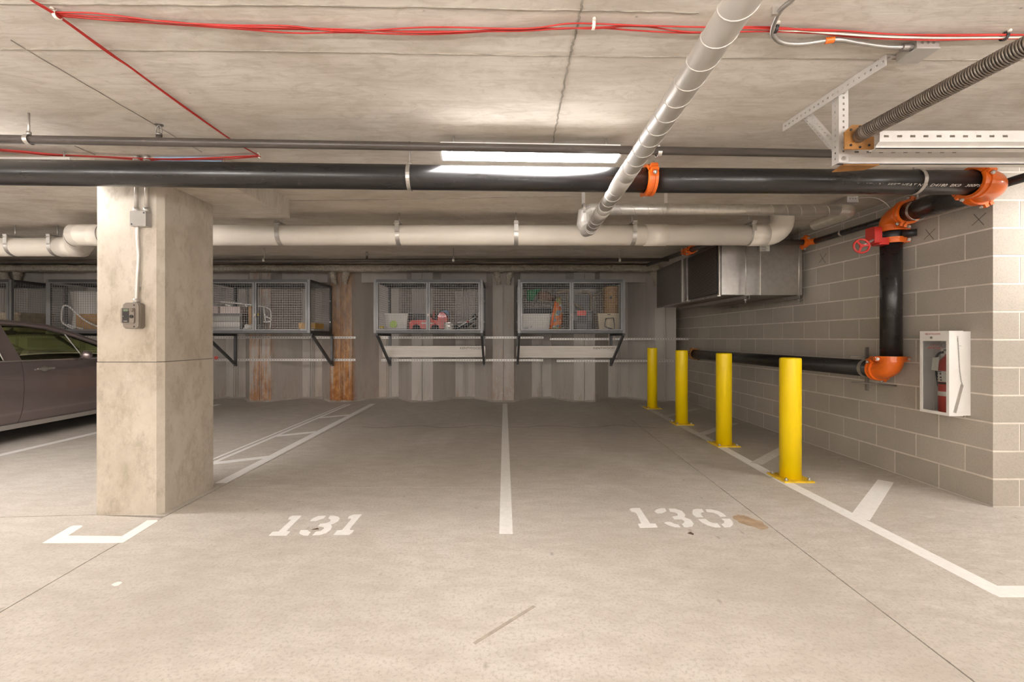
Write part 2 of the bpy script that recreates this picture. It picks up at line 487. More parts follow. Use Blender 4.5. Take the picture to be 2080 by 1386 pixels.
M['interior'] = simple('dark car upholstery', (.025,.023,.022), .7)
M['taillight'] = simple('red lamp lens', (.35,.01,.01), .2)
M['lens'] = mat_emit('lamp diffuser', (1.0, .965, .945), LAMP_POWER)
M['binclear'] = simple('frosted grey plastic', (.60,.565,.525), .4, var=.06)
M['lime'] = simple('lime green label', (.42,.60,.10), .5)
M['foam'] = simple('white foam', (.76,.74,.70), .7, var=.04)
M['toyred'] = simple('toy red plastic', (.62,.03,.015), .35, coat=.2)
M['cream'] = simple('cream plastic', (.56,.47,.32), .45, var=.05)
M['wicker'] = NT('tan wicker'); _m = M['wicker']
_g = _m.noise(_m.mapping((14,14,40)), 3, 3); _m.color(_m.ramp(_g, [(.3, (.28,.155,.06)), (.7, (.47,.29,.13))])); _m.rough(.6); M['wicker'] = _m.m
M['darkgrey'] = simple('dark grey plastic', (.085,.08,.085), .45)
M['midgrey'] = simple('mid grey plastic', (.16,.15,.15), .45)
M['greencloth'] = simple('green fabric', (.03,.23,.09), .8, var=.2, scale=20)
M['bluecloth'] = simple('blue plastic sheet', (.12,.23,.42), .5)
M['branch'] = simple('weathered wood', (.34,.265,.18), .7, var=.25, scale=16)
M['rope'] = simple('woven brown mat', (.26,.155,.11), .8, var=.45, scale=45)
M['wood'] = simple('yellow pine', (.58,.34,.09), .6, var=.15, scale=10)
M['card'] = simple('brown cardboard', (.43,.24,.085), .7, var=.15, scale=12)
M['plasticbag'] = simple('crumpled pale plastic', (.60,.565,.52), .3, var=.15, scale=25)
M['pinkbox'] = simple('pale pink box', (.70,.58,.53), .6)
M['bag'] = mat_patch('printed nylon bag', [(.46,.10,.02), (.62,.20,.05), (.42,.46,.47), (.30,.33,.12), (.50,.14,.04), (.16,.22,.26)], 16)
M['tarp'] = simple('black folded tarp', (.022,.022,.026), .6, var=.2)
M['tan'] = simple('tan boards', (.45,.35,.23), .7, var=.2, scale=12)
M['leaf'] = simple('dry leaf', (.10,.065,.035), .8)
M['stain'] = simple('tan stain', (.44,.315,.205), .8, var=.22, scale=16)
M['scuff'] = simple('tyre scuff', (.40,.345,.285), .8, var=.15, scale=30)

# =================================================================== STRUCTURE
XL, XR, YR, YB = -16.0, 9.0, -9.0, 9.3        # far left wall, far right wall, rear wall, back wall
# ---- floor: cast slabs with open joints on a sunk base
floor = struct(MB().box(XL, XR, YR, YB+.3, -.35, -.06).build('floor', M['joint']))
jl = lambda y: -2.11 - .0755*y
jr = lambda y: 1.61 + .0455*y
g = .004
def slab(pts):
    return MB().prism([(x, y, -.08) for x, y in pts], (0,0,.08)).build('floor_slab', M['floor'], floor)
slab([(XL,YR),(jl(YR)-g,YR),(jl(3.0)-g,3.02),(-2.86,3.07),(-5.0,2.92),(XL,2.85)])
slab([(jl(YR)+g,YR),(jr(YR)-g,YR),(jr(3.65)-g,3.65),(-2.33,3.63),(jl(3.0)+g,3.0)])
slab([(jr(YR)+g,YR),(XR,YR),(XR,3.75),(jr(3.65)+g,3.655)])
slab([(XL,2.86),(-5.0,2.93),(-2.86,3.078),(-2.345,3.06),(-2.345,YB),(XL,YB)])
slab([(-2.337,3.638),(jr(3.65)-g,3.658),(jr(YB)-g,YB),(-2.337,YB)])
slab([(jr(3.65)+g,3.663),(XR,3.758),(XR,YB),(jr(YB)+g,YB)])

# ---- paint on the floor
PT = [0]
def paint(pts, mat='paint', name='painted_line', t=.0015, z=0.0):
    PT[0] += 1; t = t + .00002*PT[0]
    return MB().prism([(p[0], p[1], z) for p in pts], (0,0,t)).build(name, M[mat], floor)
def pline(a, b, wd, **k):
    a, b = Vector((*a,0)), Vector((*b,0)); n = (b-a).normalized().cross(Vector((0,0,1)))*wd/2
    return paint([a+n, b+n, b-n, a-n], **k)
pline((.012,2.775), (.016,8.3), .085)
pline((-2.40,3.75), (-2.45,8.25), .095)
pline((-2.872,4.05), (-2.86,8.2), .05)
pline((-2.955,4.05), (-2.94,8.2), .035)
for (x0,y0,x1,y1) in ((-2.86,4.33,-2.43,4.58),(-2.86,5.55,-2.45,5.8),(-2.86,6.82,-2.47,7.07)):
    pline((x0,y0), (x1,y1), .095)
pline((-5.29,3.9), (-5.29,8.2), .10)
pline((2.395,2.12), (2.40,3.9), .10); pline((2.40,3.92), (2.47,5.3), .10); pline((2.475,5.3), (2.52,8.1), .10, mat='paint_worn')
pline((2.35,2.145), (5.2,2.12), .095)
for (x0,y0,x1,y1) in ((2.43,3.02,3.28,3.80),(2.46,4.32,3.31,5.10),(2.49,5.62,3.34,6.40),(2.52,6.92,3.36,7.7)):
    pline((x0,y0), (x1,y1), .105, mat='paint' if y0 < 4 else 'paint_worn')
for x in (-8.0,):
    pline((x,3.9), (x,8.2), .10)
def px_poly(pts, ox, oy, k):
    return [F(ox+x*k, oy+y*k).to_tuple()[:2] for x, y in pts]
k31 = (530, 1030, 230/2080); k30 = (1270, 1020, 300/2080)
stencil = [
 (k31, 'one', [[(145,530),(215,460),(325,455),(545,250),(545,235),(500,235),(520,195),(580,165),(755,163),(465,450),(545,455),(470,530)]]),
 (k31, 'three', [[(900,262),(955,215),(1050,170),(1205,165),(1150,215),(1070,240),(1020,262)],
   [(1240,210),(1270,165),(1340,165),(1420,185),(1450,215),(1420,265),(1340,310),(1285,325),(1305,365),(1285,420),(1200,480),(1090,515),(945,525),(1010,460),(1100,445),(1160,400),(1155,380),(1110,365),(1050,362),(1090,310),(1180,305),(1260,280),(1285,245)],
   [(705,470),(735,430),(860,430),(880,455),(915,465),(865,530),(780,525),(715,500)]]),
 (k31, 'one', [[(1335,515),(1400,435),(1490,430),(1655,235),(1650,215),(1595,215),(1620,175),(1700,145),(1855,140),(1640,400),(1635,430),(1710,430),(1680,475),(1620,515)]]),
 (k30, 'one', [[(60,105),(90,90),(205,88),(350,305),(425,307),(458,360),(205,368),(180,312),(225,305),(160,165),(130,145),(90,142)]]),
 (k30, 'three', [[(412,135),(440,108),(500,90),(560,92),(580,130),(520,160),(450,163)],
   [(610,95),(700,97),(800,130),(845,180),(835,218),(920,250),(965,310),(945,345),(880,357),(830,355),(800,315),(835,290),(830,265),(790,245),(690,245),(660,210),(740,195),(735,165),(690,145),(635,140)],
   [(548,295),(590,283),(640,285),(690,310),(750,322),(780,360),(700,357),(610,330)]]),
 (k30, 'zero', [[(955,110),(1000,100),(1080,103),(1110,142),(1070,148),(1065,175),(1098,215),(1000,215),(955,180),(945,150)],
   [(1130,107),(1200,105),(1310,130),(1380,165),(1425,207),(1340,212),(1310,180),(1240,150),(1150,140)],
   [(1025,245),(1130,240),(1180,280),(1240,300),(1300,303),(1345,358),(1270,360),(1160,330),(1080,290)],
   [(1355,238),(1470,238),(1515,280),(1520,320),(1480,355),(1400,360),(1355,318),(1395,300),(1395,270)]]),
]
for (ox,oy,k), nm, polys in stencil:
    mb = MB()
    for poly in polys: mb.prism([(x,y,0) for x,y in px_poly(poly,ox,oy,k)], (0,0,.0015))
    mb.build('painted_numeral', M['paint'], floor)
paint([F(x,y).to_tuple()[:2] for x,y in [(86,1104),(142,1071),(150,1068.5),(165,1068),(168,1070),(162,1074),(138,1089),(248,1090),(299,1058),(318,1057),(321,1059),(250,1103.5)]], name='painted_corner_mark')
# dirt and marks on the slab
random.seed(3)
def blot(cx, cy, rx, ry, mat, n=22, seed=1, rot=0, t=.0008):
    rnd = random.Random(seed); pts = []
    for i in range(n):
        a = 2*PI*i/n; k = .72+.4*rnd.random()
        x, y = rx*k*math.cos(a), ry*k*math.sin(a)
        pts.append((cx+x*math.cos(rot)-y*math.sin(rot), cy+x*math.sin(rot)+y*math.cos(rot)))
    return paint(pts, mat, 'floor_stain', t)
c = F(1524,1061); blot(c.x, c.y, .085, .11, 'stain', seed=4, rot=.4)
c = F(1508,1052); blot(c.x, c.y, .05, .05, 'stain', seed=8)
pline(F(963,1308).to_tuple()[:2], F(1085,1232).to_tuple()[:2], .016, mat='scuff', name='scuff_mark', t=.0006)
c = F(237,1187); blot(c.x, c.y, .02, .02, 'paint', n=9, seed=5)
# wandering crack across the bays
mb = MB(); rnd = random.Random(5)
cp = [F(735+i*20, 867 + 2.2*math.sin(i*.9) + rnd.uniform(-.8,.8)) for i in range(31)]
for i in range(30): mb.bar(cp[i], cp[i+1], .012, .0012)
mb.build('floor_crack', M['joint'], floor)

# ---- ceiling: low slab, raised rear slab, drop panel over the column
ceiling = struct(MB().box(XL, XR, YR, 6.75, ZC, ZC+.3).build('ceiling', M['ceiling']))
MB().box(XL, XR, 6.75, YB+.3, 2.63, 2.93).build('rear_slab', M['ceiling'], ceiling)
DROP = [(-2.85,3.077,2.322),(-1.95,3.077,2.322),(-1.95,4.02,2.322),(-2.85,4.02,2.322)]
# fins left by the formwork joints
def fin(pts, wd=.006):
    mb = MB(); wd *= .8
    for a, b in zip(pts[:-1], pts[1:]): mb.bar(a+Vector((0,0,-.001)), b+Vector((0,0,-.001)), wd, .006)
    return mb.build('form_joint', M['formjoint'], ceiling)
hc = CEIL
def jag(pts, seed, amp=.004, n=14):
    rnd = random.Random(seed); out = []
    for a, b in zip(pts[:-1], pts[1:]):
        for i in range(n): out.append(a.lerp(b, i/n) + Vector((rnd.uniform(-amp,amp), rnd.uniform(-amp,amp), 0)))
    return out + [pts[-1]]
fin(jag([H(0,99,hc), H(540,103,hc), H(1158,113,hc)], 1, .002), .004)
fin(jag([H(1158,113,hc), H(1740,119,hc), H(2080,122,hc)], 2, .002), .003)
fin(jag([H(0,7,hc), H(700,11,hc), H(1182,20,hc), H(1420,25,hc)], 3, .003), .006)
fin(jag([H(1184,0,hc), H(1158,113,hc), H(1123,290,hc)], 4, .004, 30), .010)
fin(jag([H(20,80,hc), H(360,280,hc), H(410,308,hc)], 6, .003), .0028)
fin(jag([H(560,408,hc), H(880,404,hc), H(1160,398,hc)], 7, .002), .004)
fin([H(152,296,hc), H(193,314,hc)], .012)
# rough stub of concrete where the insulated beam meets the slab edge
# ---- rear, left and far right walls close the garage
struct(MB().box(XL-.3, XL, YR, YB+.3, 0, 3.0).build('wall_left', M['bouncewall']))
struct(MB().box(XL, -11.5, YR-.3, YR, 0, 3.0).box(5.5, XR, YR-.3, YR, 0, 3.0).box(-11.5, 5.5, YR-.3, YR, 2.35, 3.0).build('wall_rear', M['bouncewall']))   # gap added to let world light onto camera-facing surfaces
struct(MB().box(XR, XR+.3, YR, YB, 0, 3.0).build('wall_far_right', M['bouncewall']))

# ---- sheet pile wall at the back
wall_back = struct(MB().box(XL, 3.9, YB, YB+.3, -.05, 3.0).build('wall_back', M['pile']))
YO, YI, PER = 8.56, 9.08, 1.57
def pile(cx, s, mat):
    pts = [(cx+s*.0025,YO),(cx+s*.205,YO),(cx+s*.585,YI),(cx+s*.7825,YI)]
    if cx+s*.7825 > 3.54: pts = [p for p in pts if p[0] < 3.54]
    if len(pts) < 2: return
    mb = MB(); n = len(pts)
    vs = []
    for z in (-.02, 2.61):
        vs += [(x,y,z) for x,y in pts] + [(x,y+.014,z) for x,y in pts]
    fs = []
    for i in range(n-1):
        fs += [(i,i+1,2*n+i+1,2*n+i), (n+i+1,n+i,3*n+i,3*n+i+1)]
    fs += [(0,2*n,3*n,n),(n-1,2*n-1,4*n-1,3*n-1)]
    mb.add(vs, fs)
    mb.box(*sorted((cx+s*.004, cx+s*.03)), YO-.012, YO, -.02, 2.6)      # interlock lips
    if n == 4:
        mb.box(*sorted((cx+s*.735, cx+s*.748)), YI-.018, YI, -.02, 2.6)
        mb.box(*sorted((cx+s*.765, cx+s*.781)), YI-.012, YI, -.02, 2.6)
    mb.build('sheet_pile', mat, wall_back)
for k in range(-8, 5):
    cx = -3.155 + PER*k
    mt = {0: M['pile_heavy'], -1: M['pile_rust'], 2: M['pile_mild']}.get(k, M['pile'])
    for s in (-1, 1): pile(cx, s, mt)
# sealant fillet running along the foot of the piles
mb = MB()
prof = []
for k in range(-8, 5):
    cx = -3.155 + PER*k
    prof += [(cx-.205,YO),(cx+.205,YO),(cx+.585,YI),(cx+.985,YI)]
prof = [p for p in prof if p[0] < 3.5]
rnd = random.Random(2)
for (a, b) in zip(prof[:-1], prof[1:]):
    n = 4
    for i in range(n):
        p = Vector((*a,0)).lerp(Vector((*b,0)), i/n); q = Vector((*a,0)).lerp(Vector((*b,0)), (i+1)/n)
        d1, d2 = .06+rnd.random()*.05, .015+rnd.random()*.02
        mb.add([(p.x,p.y+.01,0),(q.x,q.y+.01,0),(q.x,q.y-d1,0),(p.x,p.y-d1,0),(p.x,p.y+.01,d2),(q.x,q.y+.01,d2)],
               [(3,2,5,4),(0,3,4),(1,5,2),(0,4,5,1)])
mb.build('foot_fillet', M['floor'], wall_back)
# irregular grout plates above the recessed pans
for k in range(-8, 4):
    cx = -3.155 + PER*k + PER/2
    MB().hexa((cx-.46,8.74,2.33),(.92,0,0),(0,.03,0),(0,0,.30)).build('closure_plate', M['pile'], wall_back)

# ---- fireproofed beam along the top of the piles
def rough_beam(x0, x1, y0, y1, z0, z1, nx, amp, seed):
    mb = MB(); m = 16; vs = []
    for i in range(nx+1):
        x = x0 + (x1-x0)*i/nx
        for k in range(m):
            a = 2*PI*k/m
            cy, cz = (y0+y1)/2, (z0+z1)/2
            sgn = lambda v: (abs(v)**.55)*(1 if v >= 0 else -1)
            d = 1 + amp*noise.noise((x*9+seed, math.cos(a)*2.1, math.sin(a)*2.1)) + amp*.8*noise.noise((x*31, math.cos(a)*5, math.sin(a)*5+seed))
            vs.append((x, cy + (y1-y0)/2*sgn(math.cos(a))*d, cz + (z1-z0)/2*sgn(math.sin(a))*d))
    fs = [(i*m+k, i*m+(k+1)%m, (i+1)*m+(k+1)%m, (i+1)*m+k) for i in range(nx) for k in range(m)]
    fs += [tuple(reversed(range(m))), tuple(range(nx*m, nx*m+m))]
    return mb.add(vs, fs, True)
beam = thing('fireproofed_beam', (-4, 8.4, 2.47), 'rough beige fireproofed beam running along the top of the sheet piles', 'beam')
rough_beam(-13, 2.90, 8.27, 8.53, 2.485, 2.615, 560, .16, 3).build('beam_casing', M['spray'], beam)
for k in range(-6, 5):
    cx = -3.155 + PER*k
    if k % 2: continue
    for s in (-.115, .115):
        mb = MB(); rnd = random.Random(k*7+int(s*100)); pts = []; rr = []
        for i in range(9):
            t = i/8; pts.append(Vector((cx+s*(1.15-.35*t)+rnd.uniform(-.012,.012), 8.45+.05*t, 2.50-.24*t))); rr.append(.075*(1-.5*t)+rnd.uniform(-.012,.012))
        mb.tube(pts, rr, 12).build('casing_lug', M['spray'], beam)
mb = MB(); rnd = random.Random(44)
mb.tube([(2.86,8.40,2.5),(2.88,8.42,2.40),(2.89,8.44,2.30),(2.90,8.46,2.24)], [.085,.075,.06,.035], 12).build('casing_lug', M['spray'], beam)

# ---- block wall on the right with its return towards the right
BW, BH = .4064, .2032
wall_right = struct(MB().box(3.557, 3.735, 3.217, 9.2, 0, ZC).box(3.735, XR, 3.217, 3.395, 0, ZC).build('wall_right', M['mortar']))
blk = {}
def block(x0, x1, y0, y1, z0, z1):
    key = (round(x1-x0,3), round(y1-y0,3), round(z1-z0,3))
    if key not in blk:
        a, b, c = key; e = .003
        mb = MB()                                     # arrises eased by 3 mm
        vs = []
        for (z, i) in ((0,e),(e,0),(c-e,0),(c,e)):
            vs += [(i,i,z),(a-i,i,z),(a-i,b-i,z),(i,b-i,z)]
        fs = [(0,3,2,1),(12,13,14,15)] + [(l*4+k, l*4+(k+1)%4, l*4+4+(k+1)%4, l*4+4+k) for l in range(3) for k in range(4)]
        me = MB().add(vs, fs).mesh('concrete_block'); me.materials.append(M['block']); blk[key] = me
    o = bpy.data.objects.new('concrete_block', blk[key]); C.objects.link(o)
    o.parent = wall_right; o.location = Vector((x0,y0,z0)) - wall_right.location
J = .01
for kc in range(13):
    z0 = kc*BH + J/2; z1 = min((kc+1)*BH - J/2, ZC-.004)
    if z1-z0 < .02: continue
    even = kc % 2 == 0
    y = 3.215
    if even:
        block(3.555, 3.745, y, y+.396, z0, z1); y += BW; xs = 3.755
    else:
        block(3.555, 3.951, y, y+.19, z0, z1); y += .2; xs = 3.961
    while y < 9.0:
        y1 = min(y+.3964, 9.15); block(3.555, 3.745, y, y1, z0, z1); y += BW
    x = xs
    for i in range(4):
        block(x, x+.3964, 3.215, 3.405, z0, z1); x += BW
def pencil_cross(px, py, s):                        # crosses drawn on the blocks
    Y = 3.5535*FPX/(px-VX); c = P(px, py, Y); mb = MB()
    mb.bar(c+Vector((0,-s,s*.7)), c+Vector((0,s,-s*.7)), .004, .001, up=(1,0,0)); mb.bar(c+Vector((0,-s*.7,-s)), c+Vector((0,s*.7,s)), .004, .001, up=(1,0,0))
    mb.build('pencil_mark', M['ink'], wall_right)
for a in ((1988,446,.05),(1888,476,.05),(1671,525,.06)): pencil_cross(*a)

# =================================================================== LAMPS
def lamp(cx, y, L, label, rz=0.0, rods=True):
    t = thing('strip_lamp', (cx, y, ZC), label, 'lamp', 'strip lamps under the slab')
    x0, x1 = cx-L/2, cx+L/2; zt = CAMZ+1.192; zb = CAMZ+1.128
    MB().rbox(x0, x1, y-.045, y+.045, zt-.012, zt+.012, .004).box(x0, x1, y-.066, y+.066, zt-.041, zt-.008).build('housing', M['whitemetal'], t)
    mb = MB(); pr = [(-.062,-.040),(-.060,-.052),(-.05,-.064),(.05,-.064),(.060,-.052),(.062,-.040)]
    mb.prism([(x0+.012, y+a, zt+b) for a, b in pr], (L-.024,0,0)).build('diffuser', M['lens'], t)
    for xe in (x0, x1-.012):
        MB().prism([(xe, y+a*1.04, zt+b*1.04+.001) for a, b in pr], (.012,0,0)).build('end_cap', M['whitemetal'], t)
    if rods:
        for xe in (x0+.08, x1-.08):
            r = MB().cyl((xe, y, zt), (xe, y, ZC), .005, 8).box(xe-.02, xe+.02, y-.03, y+.03, zt+.01, zt+.016).build('hanger_rod', M['zinc'], t)
    t.rotation_euler = (0,0,rz)
    return t
lamp(.165, 2.775, 1.12, 'lit white strip lamp above the thick black main, behind the round grey duct', R(2.0))
lamp(-3.50, 2.985, 1.22, 'lit strip lamp at the left edge of the photo, behind the thick black main', R(0))
lamp(4.25, 2.55, 1.22, 'lit strip lamp beyond the right edge of the photo, past the block wall corner')
lamp(-7.2, 2.98, 1.22, 'lit strip lamp far to the left over the dark car')
lamp(-5.35, 2.98, 1.22, 'added unseen strip lamp beyond the left edge, between the column lamp and the car lamp')  # extra lamp added to brighten the floor at the left
lamp(-11.0, 2.98, 1.22, 'lit strip lamp at the far left end of the row')
def fill_tube(cx, y, L, label):
    # unseen fill light added: bare tube hung below the slab, shining all round
    t = thing('fill_tube', (cx, y, ZC), label, 'lamp', 'hanging tubes added as fill light')
    z = ZC-.45
    MB().tube([(cx-L/2,y,z),(cx+L/2,y,z)], .03, 14).build('tube', M['lens'], t)
    for xe in (cx-L/2, cx+L/2):
        MB().box(xe-.02,xe+.02,y-.04,y+.04,z-.045,z+.05).build('lamp_holder', M['whitemetal'], t)
        MB().cyl((xe,y,z+.05),(xe,y,ZC),.005,8).build('hanger_rod', M['zinc'], t)
def fill_tray(cx, y, L, label):
    # unseen uplight added to brighten the slab: open white tray under a tube
    t = thing('fill_tray', (cx, y, ZC), label, 'lamp', 'uplight trays added to brighten the slab')
    z = ZC-.62
    MB().tube([(cx-L/2+.02,y,z+.03),(cx+L/2-.02,y,z+.03)], .03, 12).build('tube', M['lens'], t)
    mb = MB(); pr = [(-.16,.044),(-.09,-.02),(.09,-.02),(.16,.044)]
    for (a0,b0),(a1,b1) in zip(pr[:-1],pr[1:]):
        mb.hexa((cx-L/2,y+a0,z+b0),(L,0,0),(0,a1-a0,b1-b0),(0,0,-.006))
    mb.build('tray', M['whitemetal'], t)
    for xe in (cx-L/2+.1, cx+L/2-.1):
        MB().cyl((xe,y-.0,z-.02),(xe,y,ZC),.005,8).build('hanger_rod', M['zinc'], t)
for i, x in enumerate((-9.4, -7.0, -4.6, -2.2, .2, 2.6, 5.0)):
    fill_tray(x, .1, 1.5, ['unseen uplight tray added behind the camera, farthest left','unseen uplight tray added behind the camera, second from the left','unseen uplight tray added behind the camera, third from the left','unseen uplight tray added behind the camera, a step to the left','unseen uplight tray added right behind the camera','unseen uplight tray added behind the camera, a step to the right','unseen uplight tray added behind the camera, farthest right'][i])
for i, x in enumerate((-8.2, -5.2, -2.0, 1.5, 4.6)):
    fill_tube(x, -.6, 1.22, ['unseen fill tube added behind the camera, far left of its row','unseen fill tube added behind the camera, second from the left','unseen fill tube added behind the camera, a little left of it','unseen fill tube added behind the camera, a little right of it','unseen fill tube added behind the camera, far right of its row'][i])
for i, x in enumerate((-8.0, -3.5, 1.0, 5.5)):  # unseen rear row added to raise the ambient light
    lamp(x, -5.6, 1.22, ['added unseen strip lamp in the rear aisle, far left','added unseen strip lamp in the rear aisle, left of the middle','added unseen strip lamp in the rear aisle, right of the middle','added unseen strip lamp in the rear aisle, far right'][i])

# =================================================================== COLUMN AND ITS BOXES
col = thing('concrete_column', (-2.62, 3.36, 0), 'square cast concrete column with eased corners and a pour line, left of bay 131', 'column')
def shaft(z0, z1, inset=0):
    x0, x1, y0, y1, c = -2.847+inset, -2.39-inset, 3.077+inset, 3.645-inset, .03
    return MB().prism([(x0+c*.4,y0,z0),(x1-c,y0,z0),(x1,y0+c*1.3,z0),(x1,y1-c*.4,z0),(x1-c*.4,y1,z0),(x0+c*.4,y1,z0),(x0,y1-c*.4,z0),(x0,y0+c*.4,z0)], (0,0,z1-z0))
shaft(0, 1.060).build('lower_shaft', M['column'], col)
shaft(1.065, 2.322, .002).build('upper_shaft', M['column'], col)
shaft(1.059, 1.066, .006).build('pour_joint', M['joint'], col)
MB().prism(DROP, (0,0,ZC-2.322)).build('drop_panel', M['ceiling'], col)
MB().box(-2.43, -1.96, 3.069, 3.0785, 2.452, 2.488).build('edge_strip', M['bluestrip'], col, label='pale blue strip along the edge of the drop panel')
YC = 3.077
jb = thing('junction_box', P(282,458,YC), 'small grey steel junction box high on the concrete column face', 'junction box')
a, b = P(264,429,YC-.05), P(296,459,YC-.05)
MB().box(a.x, b.x, YC-.045, YC, b.z, a.z).build('box_body', M['greypaint'], jb)
MB().rbox(a.x-.001, b.x+.001, YC-.051, YC-.044, b.z-.002, a.z+.002, .006, axis='y').build('box_cover', M['greypaint'], jb)
MB().cyl((b.x-.012, YC-.049, a.z-.012), (b.x-.012, YC-.053, a.z-.012), .005, 8).build('screw', M['black'], jb); MB().cyl((a.x+.012, YC-.049, b.z+.012), (a.x+.012, YC-.053, b.z+.012), .005, 8).build('screw', M['black'], jb)
for i, (px, lb) in enumerate(((277,'left'),(298,'right'))):
    x = P(px,400,YC-.022).x
    t = thing('conduit', (x, YC-.022, a.z), 'bright %s one of two conduits rising from the junction box to the slab' % lb, 'conduit', 'conduits on the column')
    MB().tube([(x,YC-.022,a.z-.005),(x,YC-.022,ZC+.01)], .0125, 12).build('conduit_tube', M['zinc'], t)
    MB().cyl((x,YC-.022,a.z),(x,YC-.022,a.z+.03), .018, 10).build('connector', M['zinc'], t)
    MB().cyl((x,YC-.022,ZC-.035),(x,YC-.022,ZC), .021, 10).build('connector', M['zinc'], t)
t = thing('conduit', P(278,615,YC), 'slightly bent bright conduit between junction box and taupe charging box on the column', 'conduit', 'conduits on the column')
pth = smooth_path([P(280,459,YC-.02), P(280,480,YC-.02), P(282,520,YC-.02), P(279,570,YC-.02), P(277,616,YC-.02)], 6)
MB().tube(pth, .0125, 12).build('conduit_tube', M['zinc'], t)
MB().cyl(pth[-1]+Vector((0,0,-.004)), pth[-1]+Vector((0,0,.03)), .017, 10).build('connector', M['zinc'], t)
for q in (pth[20],):
    MB().box(q.x-.035, q.x+.012, YC-.004, YC, q.z-.012, q.z+.012).build('strap', M['zinc'], t)
# charging box
Yc = YC-.040
ch = thing('control_box', P(268,667,YC), 'taupe plastic charging control box with dark display on the column', 'control box')
a, b = P(251,615,Yc), P(285,668,Yc); w_, h_ = b.x-a.x, a.z-b.z
def cx(u): return a.x + w_*u
def cz(v): return a.z - h_*v
MB().rbox(a.x, b.x, Yc, YC, b.z, a.z, .022, 4, axis='y').build('housing', M['greybox'], ch)
MB().rbox(a.x+.004, b.x-.004, Yc-.010, Yc, b.z+.004, a.z-.004, .02, 4, axis='y').build('front_cover', M['greybox2'], ch)
dr = MB().rbox(cx(-.03), cx(.76), Yc-.019, Yc-.009, cz(.80), cz(.20), .012, 3, axis='y').build('door', M['greybox2'], ch)
MB().box(cx(.08), cx(.46), Yc-.0215, Yc-.018, cz(.77), cz(.23)).build('display_panel', M['screen'], dr)
MB().box(cx(.14), cx(.42), Yc-.0225, Yc-.021, cz(.34), cz(.25)).build('display', M['lcd'], dr)
MB().box(cx(.16), cx(.38), Yc-.0225, Yc-.021, cz(.73), cz(.70)).box(cx(.12), cx(.15), Yc-.0225, Yc-.021, cz(.54), cz(.51)).build('panel_print', M['greypaint'], dr)
MB().cyl((cx(.62),Yc-.028,cz(.29)), (cx(.62),Yc-.018,cz(.29)), .014, 14).build('button', M['greybox'], dr)
MB().band((cx(.62),Yc-.02,cz(.54)), (0,1,0), .009, .008, .003, 16).cyl((cx(.62),Yc-.024,cz(.54)), (cx(.62),Yc-.018,cz(.54)), .007, 10).build('key_lock', M['screen'], dr)
for v in (.92,.10): MB().cyl((cx(.70),Yc-.012,cz(v)), (cx(.70),Yc-.009,cz(v)), .005, 8).build('cover_screw', M['black'], ch)

# =================================================================== BOLLARDS
spots = [(2.505,3.87,'nearest and largest of the four yellow bollards along the block wall'),
         (2.53,5.09,'second nearest yellow bollard along the block wall'),
         (2.545,6.34,'third yellow bollard from the front, in front of the low black pipe end'),
         (2.60,7.76,'farthest yellow bollard, in front of the sheet pile wall')]
proto = None
def make_bollard():
    t = thing('bollard', (0,0,0), '', 'bollard', 'yellow bollards along the block wall')
    MB().lathe((0,0,.012), (0,0,1), [(0,.084),(1.030,.084),(1.040,.082),(1.043,.076),(1.034,.070)], 32).build('post', M['yellow'], t)
    MB().box(-.128,.128,-.128,.128,0,.013).build('base_plate', M['yellow_dk'], t)
    for sx in (-1,1):
        for sy in (-1,1):
            MB().cyl((sx*.098,sy*.098,.012),(sx*.098,sy*.098,.036),.008,8).cyl((sx*.098,sy*.098,.013),(sx*.098,sy*.098,.024),.016,6).build('anchor_bolt', M['zinc'], t)
    return t
def copy_tree(o, parent=None):
    c = o.copy(); C.objects.link(c); c.parent = parent
    for ch in list(o.children): copy_tree(ch, c)
    return c
for i, (x, y, lb) in enumerate(spots):
    if i == 0: proto = o = make_bollard()
    else: o = copy_tree(proto)
    o.location = (x, y, .0016); o['label'] = lb

# =================================================================== SPRINKLER MAINS
def clamp(c, axis, r, wd, mat, parent, ref, name='coupling_half', ears=True):
    # grooved coupling: two half shells with bolted ears
    c = Vector(c); a = Vector(axis).normalized(); u = Vector(ref); u = (u-a*u.dot(a)).normalized(); b = a.cross(u)
    for s in (0, 180):
        mb = MB(); mb.band(c, a, r, wd, .012, 14, s+4, s+176, u); mb.band(c-a*wd*.32, a, r+.011, wd*.3, .008, 14, s+4, s+176, u); mb.band(c+a*wd*.32, a, r+.011, wd*.3, .008, 14, s+4, s+176, u)
        if ears:
            for e in (1, -1):
                off = u*e*(r+.022) + b*(.016 if s == 0 else -.016)
                o = c+off
                mb.hexa(o-u*.02-b*.011-a*wd*.36, u*.04, b*.022, a*wd*.72)
        mb.build(name, mat, parent)
    if ears:
        for e in (1, -1):
            o = c + u*e*(r+.027)
            MB().cyl(o-b*.05, o+b*.05, .007, 8).cyl(o-b*.042, o-b*.03, .013, 6).cyl(o+b*.03, o+b*.042, .013, 6).build('coupling_bolt', M['zinc'], parent)
def ring_hanger(c, axis, r, label, cat='hanger', wd=.024, up=None, group=None, zc=ZC, lean=0):
    c = Vector(c); t = thing('ring_hanger', (c.x, c.y, zc), label, cat, group)
    MB().band(c, axis, r, wd, .003, 30).build('ring_strap', M['zinc'], t)
    top = c + Vector((0,0,r)); 
    MB().cyl(top-Vector((0,0,.004)), Vector((c.x, c.y, zc)), .0055, 8).build('threaded_rod', M['zinc'], t)
    MB().cyl(top, top+Vector((0,0,.018)), .012, 6).build('rod_nut', M['zinc'], t)
    return t
